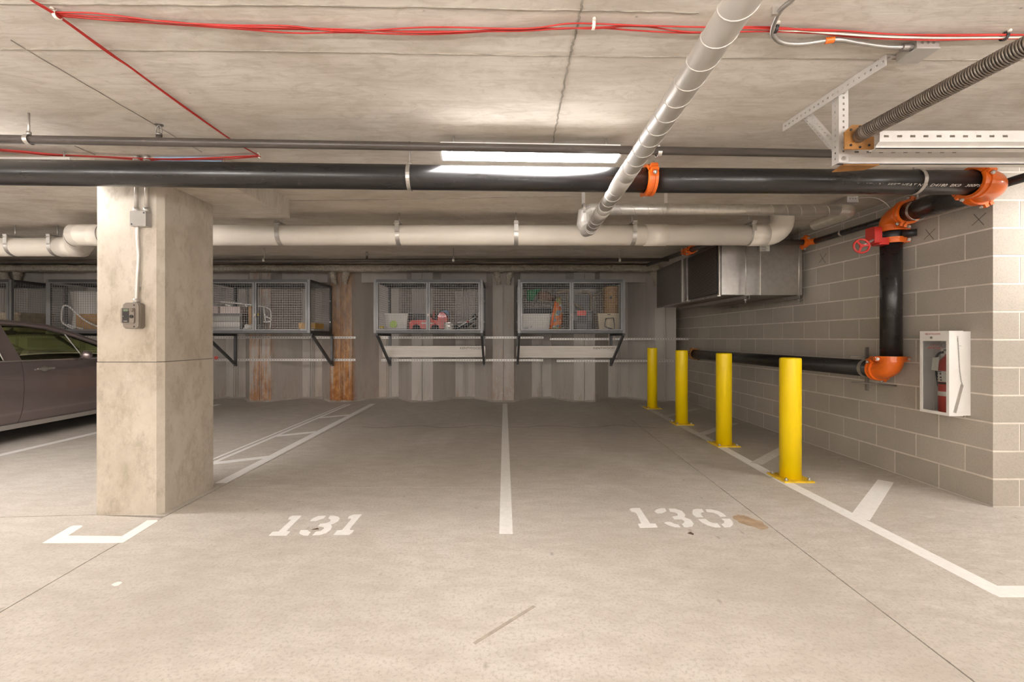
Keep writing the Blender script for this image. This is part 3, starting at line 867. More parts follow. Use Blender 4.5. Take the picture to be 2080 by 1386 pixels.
# thick black main, running across the photo
m0, m1 = P(-120,347.6,2.755), P(1972,371,2.958)
ax = (m1-m0).normalized(); MR = .0785
main = thing('sprinkler_main', (0, 2.87, m0.z-.08), 'thick glossy black sprinkler main crossing the whole photo under the slab', 'pipe')
cp = P(1318,366.5,2.893)
MB().tube([m0 - ax*2.2, cp-ax*.004], MR, 40).build('pipe_length', M['blackpipe'], main)
MB().tube([cp+ax*.004, m1], MR, 40).build('pipe_length', M['blackpipe'], main)
def wrap_text(string, size, px0, px1, ang, mat, parent):
    vs, fs = text_mesh(string, size)
    x0 = min(v.x for v in vs); x1 = max(v.x for v in vs)
    A = m0 + ax*((P(px0,368,2.89)-m0).dot(ax)); B = m0 + ax*((P(px1,368,2.95)-m0).dot(ax)); L = (B-A).length
    n = Vector((0,-1,0)); n = (n-ax*n.dot(ax)).normalized(); d = Vector((0,0,-1)); d = (d-ax*d.dot(ax)).normalized()
    out = []
    for v in vs:
        u = (v.x-x0 + v.y*.35)/(x1-x0)*L; th = ang - v.y/MR
        out.append(A + ax*u + (n*math.cos(th)+d*math.sin(th))*(MR+.0008))
    MB().add(out, fs).build('pipe_lettering', mat, parent, label='white stencilled lettering')
wrap_text('EL SPRINKLER PIPE 5/USCUL', .024, 1334, 1470, R(39), M['inkwhite'], main)
wrap_text('1255  A795 NPS 6"  SCH 10  C27A  TYPE E', .024, 1488, 1680, R(39), M['inkwhite'], main)
wrap_text('NDK  LENGTH 21  FEET HEAT NO. D4180  BK0   300PSI HTP', .024, 1690, 2000, R(39), M['inkwhite'], main)
cpl = thing('pipe_coupling', cp-Vector((0,0,.1)), 'orange bolted coupling on the black main beside the grey round duct', 'coupling')
clamp(cp, ax, MR+.003, .062, M['orange'], cpl, (0,-.75,.35))
ring_hanger(P(832,361,2.838), ax, MR+.002, 'strap hanger round the black main, left of the lit lamp', group='hangers of the black main')
ring_hanger(P(1858,370,2.946), ax, MR+.002, 'strap hanger round the black main near its orange end elbow', group='hangers of the black main')
# big orange elbow at its right end, turning back along the wall
e0 = m1 + ax*.0; rb = Vector((3.335, 3.20, 2.225)); re = Vector((3.398, 3.72, 2.292))
ra = (re-rb).normalized()
cor = Vector((3.325, m1.y+.006, m1.z-.02))
elb = thing('pipe_elbow', (3.28, 3.0, 2.1), 'large orange grooved elbow at the right end of the black main', 'elbow')
pth = [m1+ax*.02] + arc(m1+ax*.06, cor, cor+ra*.13, 9) + [cor+ra*.17]
MB().tube(pth, .089, 26).build('elbow_body', M['orange'], elb)
clamp(m1+ax*.02, ax, MR+.006, .07, M['orange'], elb, (0,-.8,.5))
clamp(cor+ra*.15, ra, MR+.006, .07, M['orange'], elb, (.5,.2,-.8))
run = thing('wall_pipe', (3.37, 3.45, 2.18), 'short black pipe along the block wall between two orange elbows', 'pipe')
MB().tube([cor+ra*.13, re], MR, 32).build('pipe_length', M['blackpipe'], run)
ring_hanger(re-ra*.10, ra, MR+.002, 'strap hanger round the short black pipe beside the smaller orange elbow')
# smaller elbow down, valve, riser
RX, RYp = 3.418, 3.905
el2 = thing('pipe_elbow', (RX, RYp-.08, 2.2), 'orange grooved elbow turning down above the red valve', 'elbow')
top = Vector((RX, RYp+.015, 2.305))
pth = [re-ra*.01] + arc(re+ra*.03, top, Vector((RX,RYp,2.205)), 9) + [Vector((RX,RYp,2.185))]
MB().tube(pth, .088, 26).build('elbow_body', M['orange'], el2)
clamp(re+ra*.01, ra, MR+.005, .065, M['orange'], el2, (.3,0,1))
clamp((RX,RYp,2.195), (0,0,1), MR+.006, .055, M['orange'], el2, (1,-.35,0))
vl = thing('butterfly_valve', (RX, RYp, 2.06), 'butterfly valve with red gearbox and handwheel on the black riser', 'valve')
MB().lathe((RX,RYp,2.095), (0,0,1), [(0,.083),(.01,.09),(.06,.09),(.07,.083)], 28).build('valve_body', M['black'], vl)
clamp((RX,RYp,2.085), (0,0,1), MR+.006, .05, M['orange'], vl, (1,-.35,0))
MB().cyl((RX+.02,RYp-.085,2.13),(RX+.09,RYp-.15,2.13),.03,12).cyl((RX-.06,RYp+.0,2.135),(RX-.16,RYp-.03,2.125),.035,14).build('valve_neck', M['black'], vl)
gx = RX-.185; gy = RYp-.04
gb = MB().rbox(gx-.035, gx+.03, gy-.05, gy+.05, 2.05, 2.195, .012, 2, axis='x').rbox(gx+.01, gx+.10, gy-.045, gy+.045, 2.04, 2.10, .012, 2).build('gearbox', M['red'], vl)
hw0 = P(1750,500,3.80); hwx = Vector((-.22,-.95,.06)).normalized()
hb = Vector((gx, gy-.05, 2.105))
MB().cyl(hb+Vector((.02,.03,0)), hw0, .010, 10).build('valve_stem', M['zinc'], vl)
mb = MB(); rp = []
u = hwx.orthogonal().normalized(); v2 = hwx.cross(u)
for i in range(29): rp.append(hw0 + (u*math.cos(2*PI*i/28)+v2*math.sin(2*PI*i/28))*.058)
mb.tube(rp, .009, 8, caps=False)
for k in range(3):
    th = 2*PI*k/3+.4; mb.bar(hw0, hw0+(u*math.cos(th)+v2*math.sin(th))*.058, .016, .009, up=hwx)
mb.cyl(hw0-hwx*.012, hw0+hwx*.012, .016, 10)
mb.build('handwheel', M['red'], vl)
ris = thing('riser_pipe', (RX, RYp, 1.0), 'vertical black riser pipe on the block wall under the red valve', 'pipe')
MB().tube([(RX,RYp,2.10),(RX,RYp,1.06)], MR, 32).build('pipe_length', M['blackpipe'], ris)
# bottom elbow and low pipe along the wall
LZ = .945
el3 = thing('pipe_elbow', (RX, RYp+.05, .86), 'orange elbow at the foot of the riser turning back along the wall', 'elbow')
pth = [Vector((RX,RYp,1.055))] + arc(Vector((RX,RYp,1.03)), Vector((RX,RYp,LZ)), Vector((RX,RYp+.12,LZ)), 9) + [Vector((RX,RYp+.15,LZ))]
MB().tube(pth, .088, 26).build('elbow_body', M['orange'], el3)
clamp((RX,RYp,1.045), (0,0,1), MR+.006, .05, M['orange'], el3, (1,-.35,0))
clamp((RX,RYp+.14,LZ), (0,1,0), MR+.006, .05, M['orange'], el3, (-.6,0,.8))
low = thing('low_pipe', (RX, 5.9, LZ-.08), 'horizontal black pipe low along the block wall behind the bollards', 'pipe')
MB().tube([(RX,RYp+.13,LZ),(RX,7.93,LZ-.005)], MR, 32).build('pipe_length', M['blackpipe'], low)
fl = thing('pipe_coupling', (RX,7.95,LZ-.1), 'rusty red coupling at the far end of the low black pipe', 'coupling')
clamp((RX,7.93,LZ), (0,1,0), MR+.006, .07, M['rustplate'], fl, (-.6,0,.8))
MB().tube(arc((RX,7.95,LZ),(RX,8.1,LZ),(RX+.14,8.1,LZ),6), .085, 20).build('wall_bend', M['rustplate'], fl)
pb = thing('pipe_bracket', (RX, RYp+.24, .8), 'steel strap bracket holding the low black pipe beside its orange elbow', 'bracket')
MB().band((RX,RYp+.26,LZ), (0,1,0), MR+.002, .035, .004, 26).build('ring_strap', M['zinc'], pb)
MB().box(RX-.012,RX+.012,RYp+.25,RYp+.27,LZ+MR,LZ+MR+.12).box(RX-.012,RX+.012,RYp+.25,RYp+.27,LZ-MR-.13,LZ-MR).build('bracket_leg', M['galv_dark'], pb)
MB().cyl((RX-.16,RYp+.26,LZ+MR+.03),(3.556,RYp+.22,LZ+MR+.03),.006,8).cyl((RX-.16,RYp+.24,LZ-MR-.05),(3.556,RYp+.1,LZ-MR-.07),.006,8).build('tie_rod', M['galv_dark'], pb)
# thin pipe along the wall under the slab
thinz = CAMZ+1.083
tp = thing('thin_wall_pipe', (3.47, 4.0, thinz-.04), 'thin dark pipe running along the top of the block wall behind the orange elbows', 'pipe')
MB().tube([(3.485,2.2,thinz-.01),(3.475,5.0,thinz)], .030, 16).build('pipe_length', M['blackpipe'], tp)
cb = thing('pipe_coupling', (3.45,4.98,thinz-.06), 'small orange coupling beside the sheet metal unit on the thin pipe', 'coupling')
clamp((3.40,5.0,thinz), (1,0,0), .036, .05, M['orange'], cb, (0,-.5,.8))
MB().tube(arc((3.475,4.93,thinz),(3.475,5.0,thinz),(3.40,5.0,thinz),5), .035, 12).build('bend', M['orange'], cb)
bb = thing('branch_pipe', (2.4,5.0,thinz-.04), 'dark brown pipe passing over the front of the sheet metal unit', 'pipe')
MB().tube([(3.40,5.0,thinz),(2.44,5.0,thinz+.005)], .030, 14).build('pipe_length', M['brownpipe'], bb)
MB().tube(arc((2.44,5.0,thinz+.005),(2.37,5.0,thinz+.005),(2.37,5.07,thinz+.008),5)+[Vector((2.37,7.3,2.44))], .030, 14).build('pipe_length', M['brownpipe'], bb)
co = thing('pipe_coupling', (2.37,5.58,2.3), 'small orange coupling under the white drain pipe by the dark unit side', 'coupling')
zz = thinz+.008+(5.58-5.07)/(7.3-5.07)*(2.44-thinz-.008)
clamp((2.37,5.60,zz), (0,1,.06), .036, .06, M['orange'], co, (1,0,.2))
clamp((2.37,5.72,zz+.006), (0,1,.06), .036, .05, M['orange'], co, (1,0,.2))
ring_hanger((3.476,4.55,thinz), (0,1,0), .031, 'hook hanger on the thin dark wall pipe near the sheet metal unit')
ring_hanger((3.483,2.9,thinz-.004), (0,1,0), .031, 'hook hanger on the thin dark wall pipe right of the large orange elbow')

# thin brown branch line under the slab
b0, b1 = P(-160,280,2.452), P(1700,312.5,2.68)
bx = (b1-b0).normalized(); BR = .0235
br = thing('sprinkler_branch', (0, 2.58, b0.z-.03), 'thin brown sprinkler branch pipe passing in front of the lit lamp', 'pipe')
MB().tube([b0-bx*2.5, b1+bx*1.6], BR, 18).build('pipe_length', M['brownpipe'], br)
def on_branch(px): 
    k = (px+160)/(1860.0); q = b0.lerp(b1, k); return q
ring_hanger(on_branch(42)+Vector((0,.0,0)), bx, BR+.002, 'ring hanger on the thin brown branch pipe at the left edge', group='hangers of the thin branch pipe')
ring_hanger(P(1338,309.4,2.640), bx, BR+.002, 'ring hanger on the thin brown branch pipe right of the round grey duct', group='hangers of the thin branch pipe')
def head(p, pipe):
    p = Vector(p)
    t = MB().cyl(p, p+Vector((0,0,.035)), .0155, 12).build('sprinkler_head', M['brownpipe'], pipe)
    MB().cyl(p+Vector((0,0,.035)), p+Vector((0,0,.046)), .017, 8).build('hex_body', M['galv_dark'], t)
    z = Vector((0,0,1))
    mb = MB()
    for s in (-1,1):
        mb.tube(smooth_path([p+z*.046+Vector((s*.012,0,0)), p+z*.06+Vector((s*.017,0,0)), p+z*.082+Vector((s*.012,0,0)), p+z*.094], 4), .0032, 6)
    mb.build('frame_arm', M['galv_dark'], t)
    MB().cyl(p+z*.046, p+z*.09, .003, 6).build('glass_bulb', M['galv_dark'], t)
    MB().cyl(p+z*.094, p+z*.098, .022, 14).build('deflector', M['galv_dark'], t)
head(P(323,292,2.511)+Vector((0,0,.012)), br)
# thin rear pipe
RYr = 6.19; zr = CAMZ+1.096
rp_ = thing('rear_pipe', (-2, RYr, zr-.03), 'thin dark pipe under the slab in front of the sheet pile wall', 'pipe')
MB().tube([(-10,RYr,zr-.03),(2.30,RYr,zr)], .025, 14).build('pipe_length', M['brownpipe'], rp_)
for px, lb in ((537,'left of the rusty pile'),(921,'above the cage with the red toy car'),(1258,'above the cage with the wicker drum')):
    ring_hanger(Vector((P(px,528,RYr).x,RYr,zr-.005)), (1,0,0), .027, 'small hook hanger on the thin rear pipe ' + lb, group='hangers of the rear pipe', wd=.03)
head((P(745,528,RYr).x, RYr, zr+.015), rp_)

# =================================================================== WHITE DRAIN PIPE
PY, PZ, PR = 4.45, CAMZ+1.036, .1015
dp = thing('drain_pipe', (0, PY, PZ-.11), 'thick cream plastic drain pipe hung across the photo behind the black main', 'pipe')
lx = -4.12
MB().tube([(lx,PY,PZ),(2.62,PY,PZ)], PR, 40).build('pipe_length', M['pvc'], dp)
for (pa, pb_) in ((1309,1353),(806,812)):
    x0, x1 = P(pa,478,PY).x, P(pb_,478,PY).x
    if pb_-pa > 20: MB().tube([(x0,PY,PZ),(x1,PY,PZ)], PR+.006, 40).build('socket', M['pvc'], dp)
# up-turned elbow at the right end
pth = [Vector((2.50,PY,PZ)), Vector((2.60,PY,PZ))] + arc(Vector((2.62,PY,PZ)), Vector((2.835,PY,PZ)), Vector((2.835,PY+.06,PZ+.21)), 10) + [Vector((2.835,PY+.06,ZC+.01))]
MB().tube(pth, PR+.005, 36).build('elbow', M['pvc'], dp)
MB().tube([(2.46,PY,PZ),(2.63,PY,PZ)], PR+.007, 36).build('socket', M['pvc'], dp)
# set-back offset left of the column
A = Vector((lx,PY,PZ)); Bq = Vector((-4.90,4.95,CAMZ+1.02))
k1 = Vector((-4.33,PY,PZ)); k2 = Vector((-4.70,4.95,CAMZ+1.02))
MB().tube([A+Vector((.10,0,0)), A, k1] , PR+.006, 36).build('socket', M['pvc'], dp)
MB().tube(smooth_path([A, k1+Vector((.08,0,0)), k1+(k2-k1)*.28, k2-(k2-k1)*.28, k2-Vector((.10,0,0)), Bq], 6), PR+.004, 36).build('offset_bend', M['pvc'], dp)
MB().tube([Vector((-4.72,4.95,Bq.z)), Bq-Vector((.06,0,0))], PR+.007, 36).build('socket', M['pvc'], dp)
MB().tube([Bq, Vector((-12,4.95,Bq.z-.03))], PR, 36).build('pipe_length', M['pvc'], dp)
for x, y, z in ((lx+.10,PY,PZ), (k1.x-.03,PY+.03,PZ)):
    MB().band((x,y,z), (1,0,0), PR+.004, .006, .003, 32).build('joint_ring', M['galv_dark'], dp)
def clevis(px, label, y=PY, z=PZ, r=PR):
    x = P(px,470,y).x
    t = thing('clevis_hanger', (x, y, ZC), label, 'hanger', 'strap hangers of the cream drain pipe')
    pts = []
    MB().band((x,y,z), (1,0,-.0), r+.001, .042, .003, 22, -190, 10, (0,1,0)).build('strap', M['zinc'], t)
    MB().hexa((x-.021,y-r-.005,z+.02),(.042,0,0),(0,.003,0),(0,0,r-.005)).hexa((x-.021,y+r+.002,z+.02),(.042,0,0),(0,.003,0),(0,0,r-.005)).build('strap_leg', M['zinc'], t)
    MB().box(x-.021,x+.021,y-r-.01,y+r+.01,z+r+.012,z+r+.018).build('yoke', M['zinc'], t)
    MB().cyl((x,y,z+r+.006),(x,y,ZC),.0055,8).build('threaded_rod', M['zinc'], t)
    MB().cyl((x-.03,y-r-.006,z+r-.01),(x+.03,y-r-.006,z+r-.01),.006,8).build('cross_bolt', M['zinc'], t)
for px, lb in ((572,'under the stepped drop panel'),(811,'above the cage with the red toy car'),(1048,'in the middle of the photo'),(1284,'right of the grey duct elbow'),(1521,'next to the upturned elbow')):
    clevis(px, 'zinc strap hanger on the cream drain pipe ' + lb)
clevis(117, 'zinc strap hanger on the set-back drain pipe left of the column', 4.95, Bq.z)
clevis(31, 'zinc strap hanger on the drain pipe at the left edge of the photo', 4.95, Bq.z)

# =================================================================== ROUND DUCTS
def helix(p, q, r, pitch, tr, n=18, seg=5):
    p, q = Vector(p), Vector(q); d = q-p; L = d.length; d.normalize(); u = d.orthogonal().normalized(); b = d.cross(u)
    m = int(L/pitch*n); pts = []
    for i in range(m+1):
        a = 2*PI*i/n; pts.append(p + d*(L*i/m) + (u*math.cos(a)+b*math.sin(a))*r)
    return MB().tube(pts, tr, seg, True)
DR = .0455
da, db = Vector((.555,-1.2,CAMZ+.90)), Vector((.705,3.60,CAMZ+.89))
dd = (db-da).normalized()
ld = thing('spiral_duct', da.lerp(db,.6)-Vector((0,0,.05)), 'round grey spiral duct running from overhead towards the back under the slab', 'duct')
MB().tube([da, db], DR, 36).build('duct_tube', M['duct'], ld)
helix(da, db-dd*.02, DR+.0002, .1115, .0028).build('spiral_seam', M['duct'], ld)
for y0, y1, e in ((2.30,2.42,.003),(2.42,2.62,.0045),(2.98,3.06,.003),(3.06,3.19,.006)):
    q0 = da+dd*((y0-da.y)/dd.y); q1 = da+dd*((y1-da.y)/dd.y)
    MB().tube([q0-dd*.004, q0, q1, q1+dd*.004], [DR, DR+e, DR+e, DR], 36).build('sleeve', M['duct'], ld)
hY, hZ = 3.72, CAMZ+1.083
el = thing('duct_elbow', (db.x, 3.68, db.z-.05), 'segmented grey duct elbow joining the two round ducts', 'duct elbow')
q = [db-dd*.03, db+dd*.02, Vector((.695,3.71,db.z+.015)), Vector((.675,3.745,db.z+.075)), Vector((.68,3.745,hZ-.03)), Vector((.735,3.735,hZ)), Vector((.82,hY,hZ))]
MB().tube(q, [DR+.004]*2+[DR+.013,DR+.016,DR+.016,DR+.008,DR+.003], 16, smooth=False).build('elbow_body', M['duct'], el)
ha, hb2 = Vector((.80,hY,hZ)), Vector((2.86,hY+.03,hZ+.004)); hd = (hb2-ha).normalized()
cd = thing('spiral_duct', ha.lerp(hb2,.5)-Vector((0,0,.05)), 'round galvanised spiral duct running right towards the block wall, above the drain pipe', 'duct')
MB().tube([ha, hb2], DR, 32).build('duct_tube', M['duct_galv'], cd)
helix(ha, hb2, DR+.0002, .117, .0022).build('spiral_seam', M['duct_galv'], cd)
MB().tube([hb2-hd*.03]+arc(hb2, hb2+Vector((.13,0,0)), hb2+Vector((.13,.13,0)), 5)+[hb2+Vector((.13,.5,0))], DR+.004, 14, smooth=False).build('end_elbow', M['duct_galv'], cd)
for px in (1185,1352):
    x = P(px,425,hY).x
    t = thing('duct_hanger', (x,hY,ZC), 'short strap hanger above the galvanised duct, ' + ('by the duct elbow' if px < 1300 else 'right of the grey duct'), 'hanger')
    MB().box(x-.014,x+.014,hY-.002,hY+.002,hZ+DR-.004,ZC).build('strap', M['zinc'], t)
    MB().band((x,hY,hZ), (1,0,0), DR+.003, .02, .002, 24).build('band', M['zinc'], t)

# =================================================================== SHEET METAL UNIT BY THE WALL
ux0, ux1, uy0, uy1, uz0, uz1 = 2.50, 3.47, 5.15, 7.22, 1.73, 2.335
hv = thing('air_unit', (3.0, 6.1, uz0), 'galvanised sheet metal ventilation unit hung in the corner by the block wall', 'ventilation unit')
MB().box(ux0+.004,ux1,uy0+.006,uy1,uz0,uz1).build('casing', M['galv_dark'], hv)
xs = [P(1463,550,uy0).x, P(1493,550,uy0).x, P(1545,550,uy0).x, ux1]
MB().box(xs[0],xs[1]-.003,uy0-.035,uy0+.006,uz0+.004,uz1).build('front_panel', M['galv'], hv)
MB().box(xs[1]+.001,xs[2]-.003,uy0-.002,uy0+.006,uz0+.004,uz1).build('front_panel', M['galv'], hv)
MB().box(xs[2]+.001,xs[3],uy0-.002,uy0+.006,uz0+.004,uz1).build('front_panel', M['galv'], hv)
MB().box(xs[2]-.004,xs[2]+.003,uy0-.012,uy0,uz0,uz1).box(xs[1]-.003,xs[1]+.002,uy0-.014,uy0,uz0,uz1).box(ux0-.004,ux0+.012,uy0-.014,uy0+.01,uz0,uz1).build('standing_seam', M['galv'], hv)
# side with grille and flanged joint
MB().box(ux0-.004,ux0+.006,5.18,6.0,uz0+.02,uz1-.02).build('grille_back', M['black'], hv)
mb = MB(); n = 34
for i in range(n):
    z = uz0+.03+(uz1-uz0-.06)*i/(n-1)
    mb.hexa((ux0-.012,5.19,z),(0,.80,0),(.010,0,.006),(0,0,.004))
stuff(mb.build('grille_fins', M['greybox'], hv))
MB().box(ux0-.014,ux0+.004,6.03,6.055,uz0,uz1).box(ux0-.014,ux0+.004,6.19,6.215,uz0,uz1).build('flange', M['galv'], hv)
MB().box(ux0-.006,ux0+.004,6.23,uy1,uz0,uz1).build('side_panel', M['galv_dark'], hv)
MB().box(ux0-.012,ux0+.03,5.16,uy1,uz0-.012,uz0+.004).build('bottom_edge', M['galv'], hv)
MB().box(P(1543,500,uy0).x,P(1562,500,uy0).x,uy0-.0145,uy0-.0025,P(1550,511,uy0).z,P(1550,496,uy0).z).build('data_label', M['paper'], hv)
mb = MB(); a = P(1545,498,uy0-.015); 
for i in range(5): mb.box(a.x+.006, a.x+.06+.03*((i*7)%3)/3, uy0-.0155, uy0-.0143, a.z-.02-.012*i, a.z-.016-.012*i)
mb.build('label_print', M['ink'], hv)
MB().box(2.95,3.47,5.35,6.6,uz1,ZC-.004).build('top_plenum', M['galv_dark'], hv)
def trapeze(y_unused, x, lb):
    t = thing('trapeze_hanger', (x, 6.0, uz0-.05), lb, 'hanger', 'trapeze hangers of the sheet metal unit')
    MB().box(x-.0205,x+.0205,5.02,7.0,uz0-.016,uz0-.013).box(x-.0205,x-.0175,5.02,7.0,uz0-.054,uz0-.013).box(x+.0175,x+.0205,5.02,7.0,uz0-.054,uz0-.013).box(x-.0205,x-.008,5.02,7.0,uz0-.054,uz0-.051).box(x+.008,x+.0205,5.02,7.0,uz0-.054,uz0-.051).build('strut_channel', M['galv'], t)
    for y in (5.07, 7.25 if False else 6.96):
        if y > 6 : continue
        MB().cyl((x,y,uz0-.10),(x+.012,y,ZC),.007,8).build('threaded_rod', M['zinc'], t)
        MB().cyl((x,y,uz0-.07),(x,y,uz0-.055),.017,6).cyl((x,y,uz0-.013),(x,y,uz0-.003),.017,6).build('rod_nut', M['zinc'], t)
trapeze(0, P(1514,600,5.07).x, 'steel channel and rod hanger under the middle of the sheet metal unit')
trapeze(0, P(1622,600,5.07).x, 'steel channel and rod hanger at the wall side of the sheet metal unit')

# =================================================================== SLOTTED RAILS ON THE PILE WALL
def rail(px0, px1, py, label, z=None, cap=None):
    y = 8.512; x0, x1 = P(px0,py,y).x, P(px1,py,y).x; z = P(0,py,y).z if z is None else z
    t = thing('slotted_rail', ((x0+x1)/2, y, z-.02), label, 'rail', 'slotted strut rails on the pile wall')
    mb = MB(); mb.slotted((x0,y,z-.0205),(x1,y,z-.0205),(0,0,.041),.003,.0508,.029,.36)
    mb.build('slotted_face', M['track'], t)
    MB().box(x0,x1,y+.003,YO-.013,z+.0175,z+.0205).box(x0,x1,y+.003,YO-.013,z-.0205,z-.0175).build('flange', M['track'], t)
    MB().box(x0,x1,YO-.016,YO-.013,z-.0175,z+.0175).build('back_web', M['galv_dark'], t)
    if cap: MB().cyl(P(*cap,8.512), P(*cap,8.47), .035, 14).cyl(P(*cap,8.47), P(*cap,8.455), .022, 10).build('end_cap', M['red'], t, label='small red end cap')
rail(436, 722, 686, 'upper slotted rail crossing the rusty pile, under the cage beside the column')
rail(436, 722, 731.5, 'lower slotted rail crossing the rusty pile, with a small red cap', cap=(439,727))
rail(775, 1104, 686, 'upper slotted rail under the cage with the red toy car')
rail(775, 1103, 732, 'lower slotted rail under the left long carton')
rail(1117, 1407, 689, 'upper slotted rail reaching the block wall corner')
rail(1131, 1368, 733.5, 'lower slotted rail under the right long carton, ending behind a bollard')
rail(-60, 250, 684, 'upper slotted rail seen through the car window', )
rail(-60, 250, 730, 'lower slotted rail hidden behind the dark car')

# =================================================================== STORAGE CAGES
CY0, CY1, CZ0, CZ1 = 7.50, 8.47, 1.315, 2.225
def wires(o, u, v, nu, nv, t=.0036):
    # welded mesh on the rectangle o, o+u, o+v
    mb = MB(); o, u, v = Vector(o), Vector(u), Vector(v); n = u.cross(v).normalized(); ud = u.normalized(); vd = v.normalized()
    for i in range(1, nu):
        mb.hexa(o+u*(i/nu)-ud*t/2-n*t/2, ud*t, v, n*t)
    for i in range(1, nv):
        mb.hexa(o+v*(i/nv)-vd*t/2+n*t/2, u, vd*t, n*t)
    return mb
def cage(x0, x1, label, mid=None):
    t = thing('storage_cage', ((x0+x1)/2, 8.0, CZ0), label, 'storage cage', 'wire storage cages on the pile wall')
    p = .042; mid = (x0+x1)/2 if mid is None else mid
    MB().box(x0,x0+p,CY0,CY0+p,CZ0,CZ1).build('front_post', M['cage_lite'], t)
    MB().box(x1-p,x1,CY0,CY0+p,CZ0,CZ1).build('front_post', M['cage_lite'], t)
    for xa in (x0, x1-p): MB().box(xa,xa+p,CY1-p,CY1,CZ0,CZ1).build('rear_post', M['cage_dark'], t)
    for zz, nm in ((CZ0,'bottom_rail'),(CZ1-p,'top_rail')):
        MB().box(x0+p,x1-p,CY0,CY0+p,zz,zz+p).build(nm, M['cage'], t)
        for xa in (x0, x1-p): MB().box(xa,xa+p,CY0+p,CY1-p,zz,zz+p).build(nm, M['cage_dark'], t)
        MB().box(x0+p,x1-p,CY1-p,CY1,zz,zz+p).build(nm, M['cage_dark'], t)
    MB().box(x0+.005,x1-.005,CY0+.01,CY1-.005,CZ0-.004,CZ0+.002).build('shelf_plate', M['cage_dark'], t)
    MB().box(x0+.005,x1-.005,CY0+.005,CY1-.005,CZ1,CZ1+.002).build('roof_plate', M['cage_dark'], t)
    q = .032
    for a, b in ((x0+p+.004, mid-.003), (mid+.003, x1-p-.004)):
        z0, z1 = CZ0+p+.004, CZ1-p-.004
        d = MB().box(a,a+q,CY0-.004,CY0+q,z0,z1).box(b-q,b,CY0-.004,CY0+q,z0,z1).box(a+q,b-q,CY0-.004,CY0+q,z0,z0+q*.6).box(a+q,b-q,CY0-.004,CY0+q,z1-q*.6,z1).build('door', M['cage_lite'], t)
        stuff(wires((a+q*.5,CY0+.012,z0+.01),(b-a-q,0,0),(0,0,z1-z0-.02),round((b-a-q)/.040),round((z1-z0)/.040)).build('wire_mesh', M['wire'], d))
    MB().band((mid+.02,CY0-.016,CZ0+.28),(0,1,0),.014,.008,.005,14).box(mid-.012,mid+.03,CY0-.012,CY0-.004,CZ0+.285,CZ0+.33).build('hasp', M['galv_dark'], t)
    for xa in (x0+p/2, x1-p/2):
        stuff(wires((xa,CY0+p,CZ0+p),(0,CY1-CY0-2*p,0),(0,0,CZ1-CZ0-2*p),22,21).build('wire_mesh', M['wire'], t))
    for z in (CZ0+.22, CZ0+.62):
        for xa in (x0+p*.5, x1-p*.5):
            MB().cyl((xa,CY1-p-.008,z),(xa,CY1-p,z),.011,8).build('mesh_bolt', M['zinc'], t)
    return t
cages = [(-3.315-1.84, -3.295, 'wire storage cage right of the concrete column, beside the heavily rusted pile', -4.235),
         (-2.215, -.36, 'wire storage cage with the red toy car inside, left of the middle of the photo', -1.29),
         (.232, 2.055, 'wire storage cage with the wicker drum and white foam box, right of the middle', 1.143),
         (-7.775, -5.93, 'wire storage cage over the dark car, left of the column', None),
         (-10.2, -8.36, 'wire storage cage at the far left edge of the photo', None)]
for x0, x1, lb, mid in cages: cage(x0, x1, lb, mid)
def bracket(x, label):
    t = thing('cage_bracket', (x, 8.3, .70), label, 'bracket', 'steel brackets under the cages')
    MB().box(x-.022,x+.022,8.472,8.51,.69,CZ0-.005).build('upright', M['cage'], t)
    MB().box(x-.022,x+.022,7.58,8.472,CZ0-.044,CZ0-.005).build('arm', M['cage_dark'], t)
    MB().bar((x,7.64,CZ0-.045),(x,8.472,.735),.04,.04).build('brace', M['cage'], t)
for x, lb in ((-5.16,'dark steel bracket under the left end of the cage right of the column'),(-3.31,'dark steel bracket left of the heavily rusted pile'),
              (-2.19,'dark steel bracket at the left end of the left long carton'),(-.385,'dark steel bracket at the right end of the left long carton'),
              (.26,'dark steel bracket at the left end of the right long carton'),(2.055,'dark steel bracket at the right end of the right long carton'),
              (-7.74,'dark steel bracket under the left end of the cage over the car'),(-5.95,'dark steel bracket left of the column, behind the car')):
    bracket(x, lb)
# long cartons resting on the braces
def carton(px0, px1, py0, py1, y, txt0, txt1, label):
    a, b = P(px0,py0,y), P(px1,py1,y)
    t = thing('long_carton', ((a.x+b.x)/2, y, b.z), label, 'carton', 'long wrapped cartons under the cages')
    z0, z1 = b.z, a.z; e = .02
    poly = [(a.x+e,y,z0),(b.x-e,y,z0),(b.x-.004,y,z0+.04),(b.x,y,(z0+z1)/2),(b.x-.004,y,z1-.02),(b.x-e,y,z1),(a.x+e,y,z1),(a.x+.004,y,z1-.03),(a.x,y,(z0+z1)/2),(a.x+.004,y,z0+.03)]
    MB().prism(poly, (0,.085,0)).build('carton_body', M['carton'], t)
    ta, tb = P(txt0,710,y-.001), P(txt1,710,y-.001)
    lettering('KENTWOOD', .055, (ta.x, y-.0012, z1-.062), (1,0,0), (0,0,1), M['ink'], t, 'carton_lettering', width=tb.x-ta.x)
    MB().prism([(a.x+.01,y-.001,z1-.085),(a.x+.02,y-.001,z1-.092),(a.x+.32,y-.001,z1-.012),(a.x+.30,y-.001,z1-.004)], (0,-.0012,0)).build('wrap_fold', M['carton'], t)
    return t
carton(777, 986, 703, 726, 8.30, 934, 977, 'long pale wrapped carton lying under the cage with the red toy car')
carton(1049, 1255, 703, 727, 8.30, 1205, 1248, 'long pale wrapped carton lying under the cage with the wicker drum')

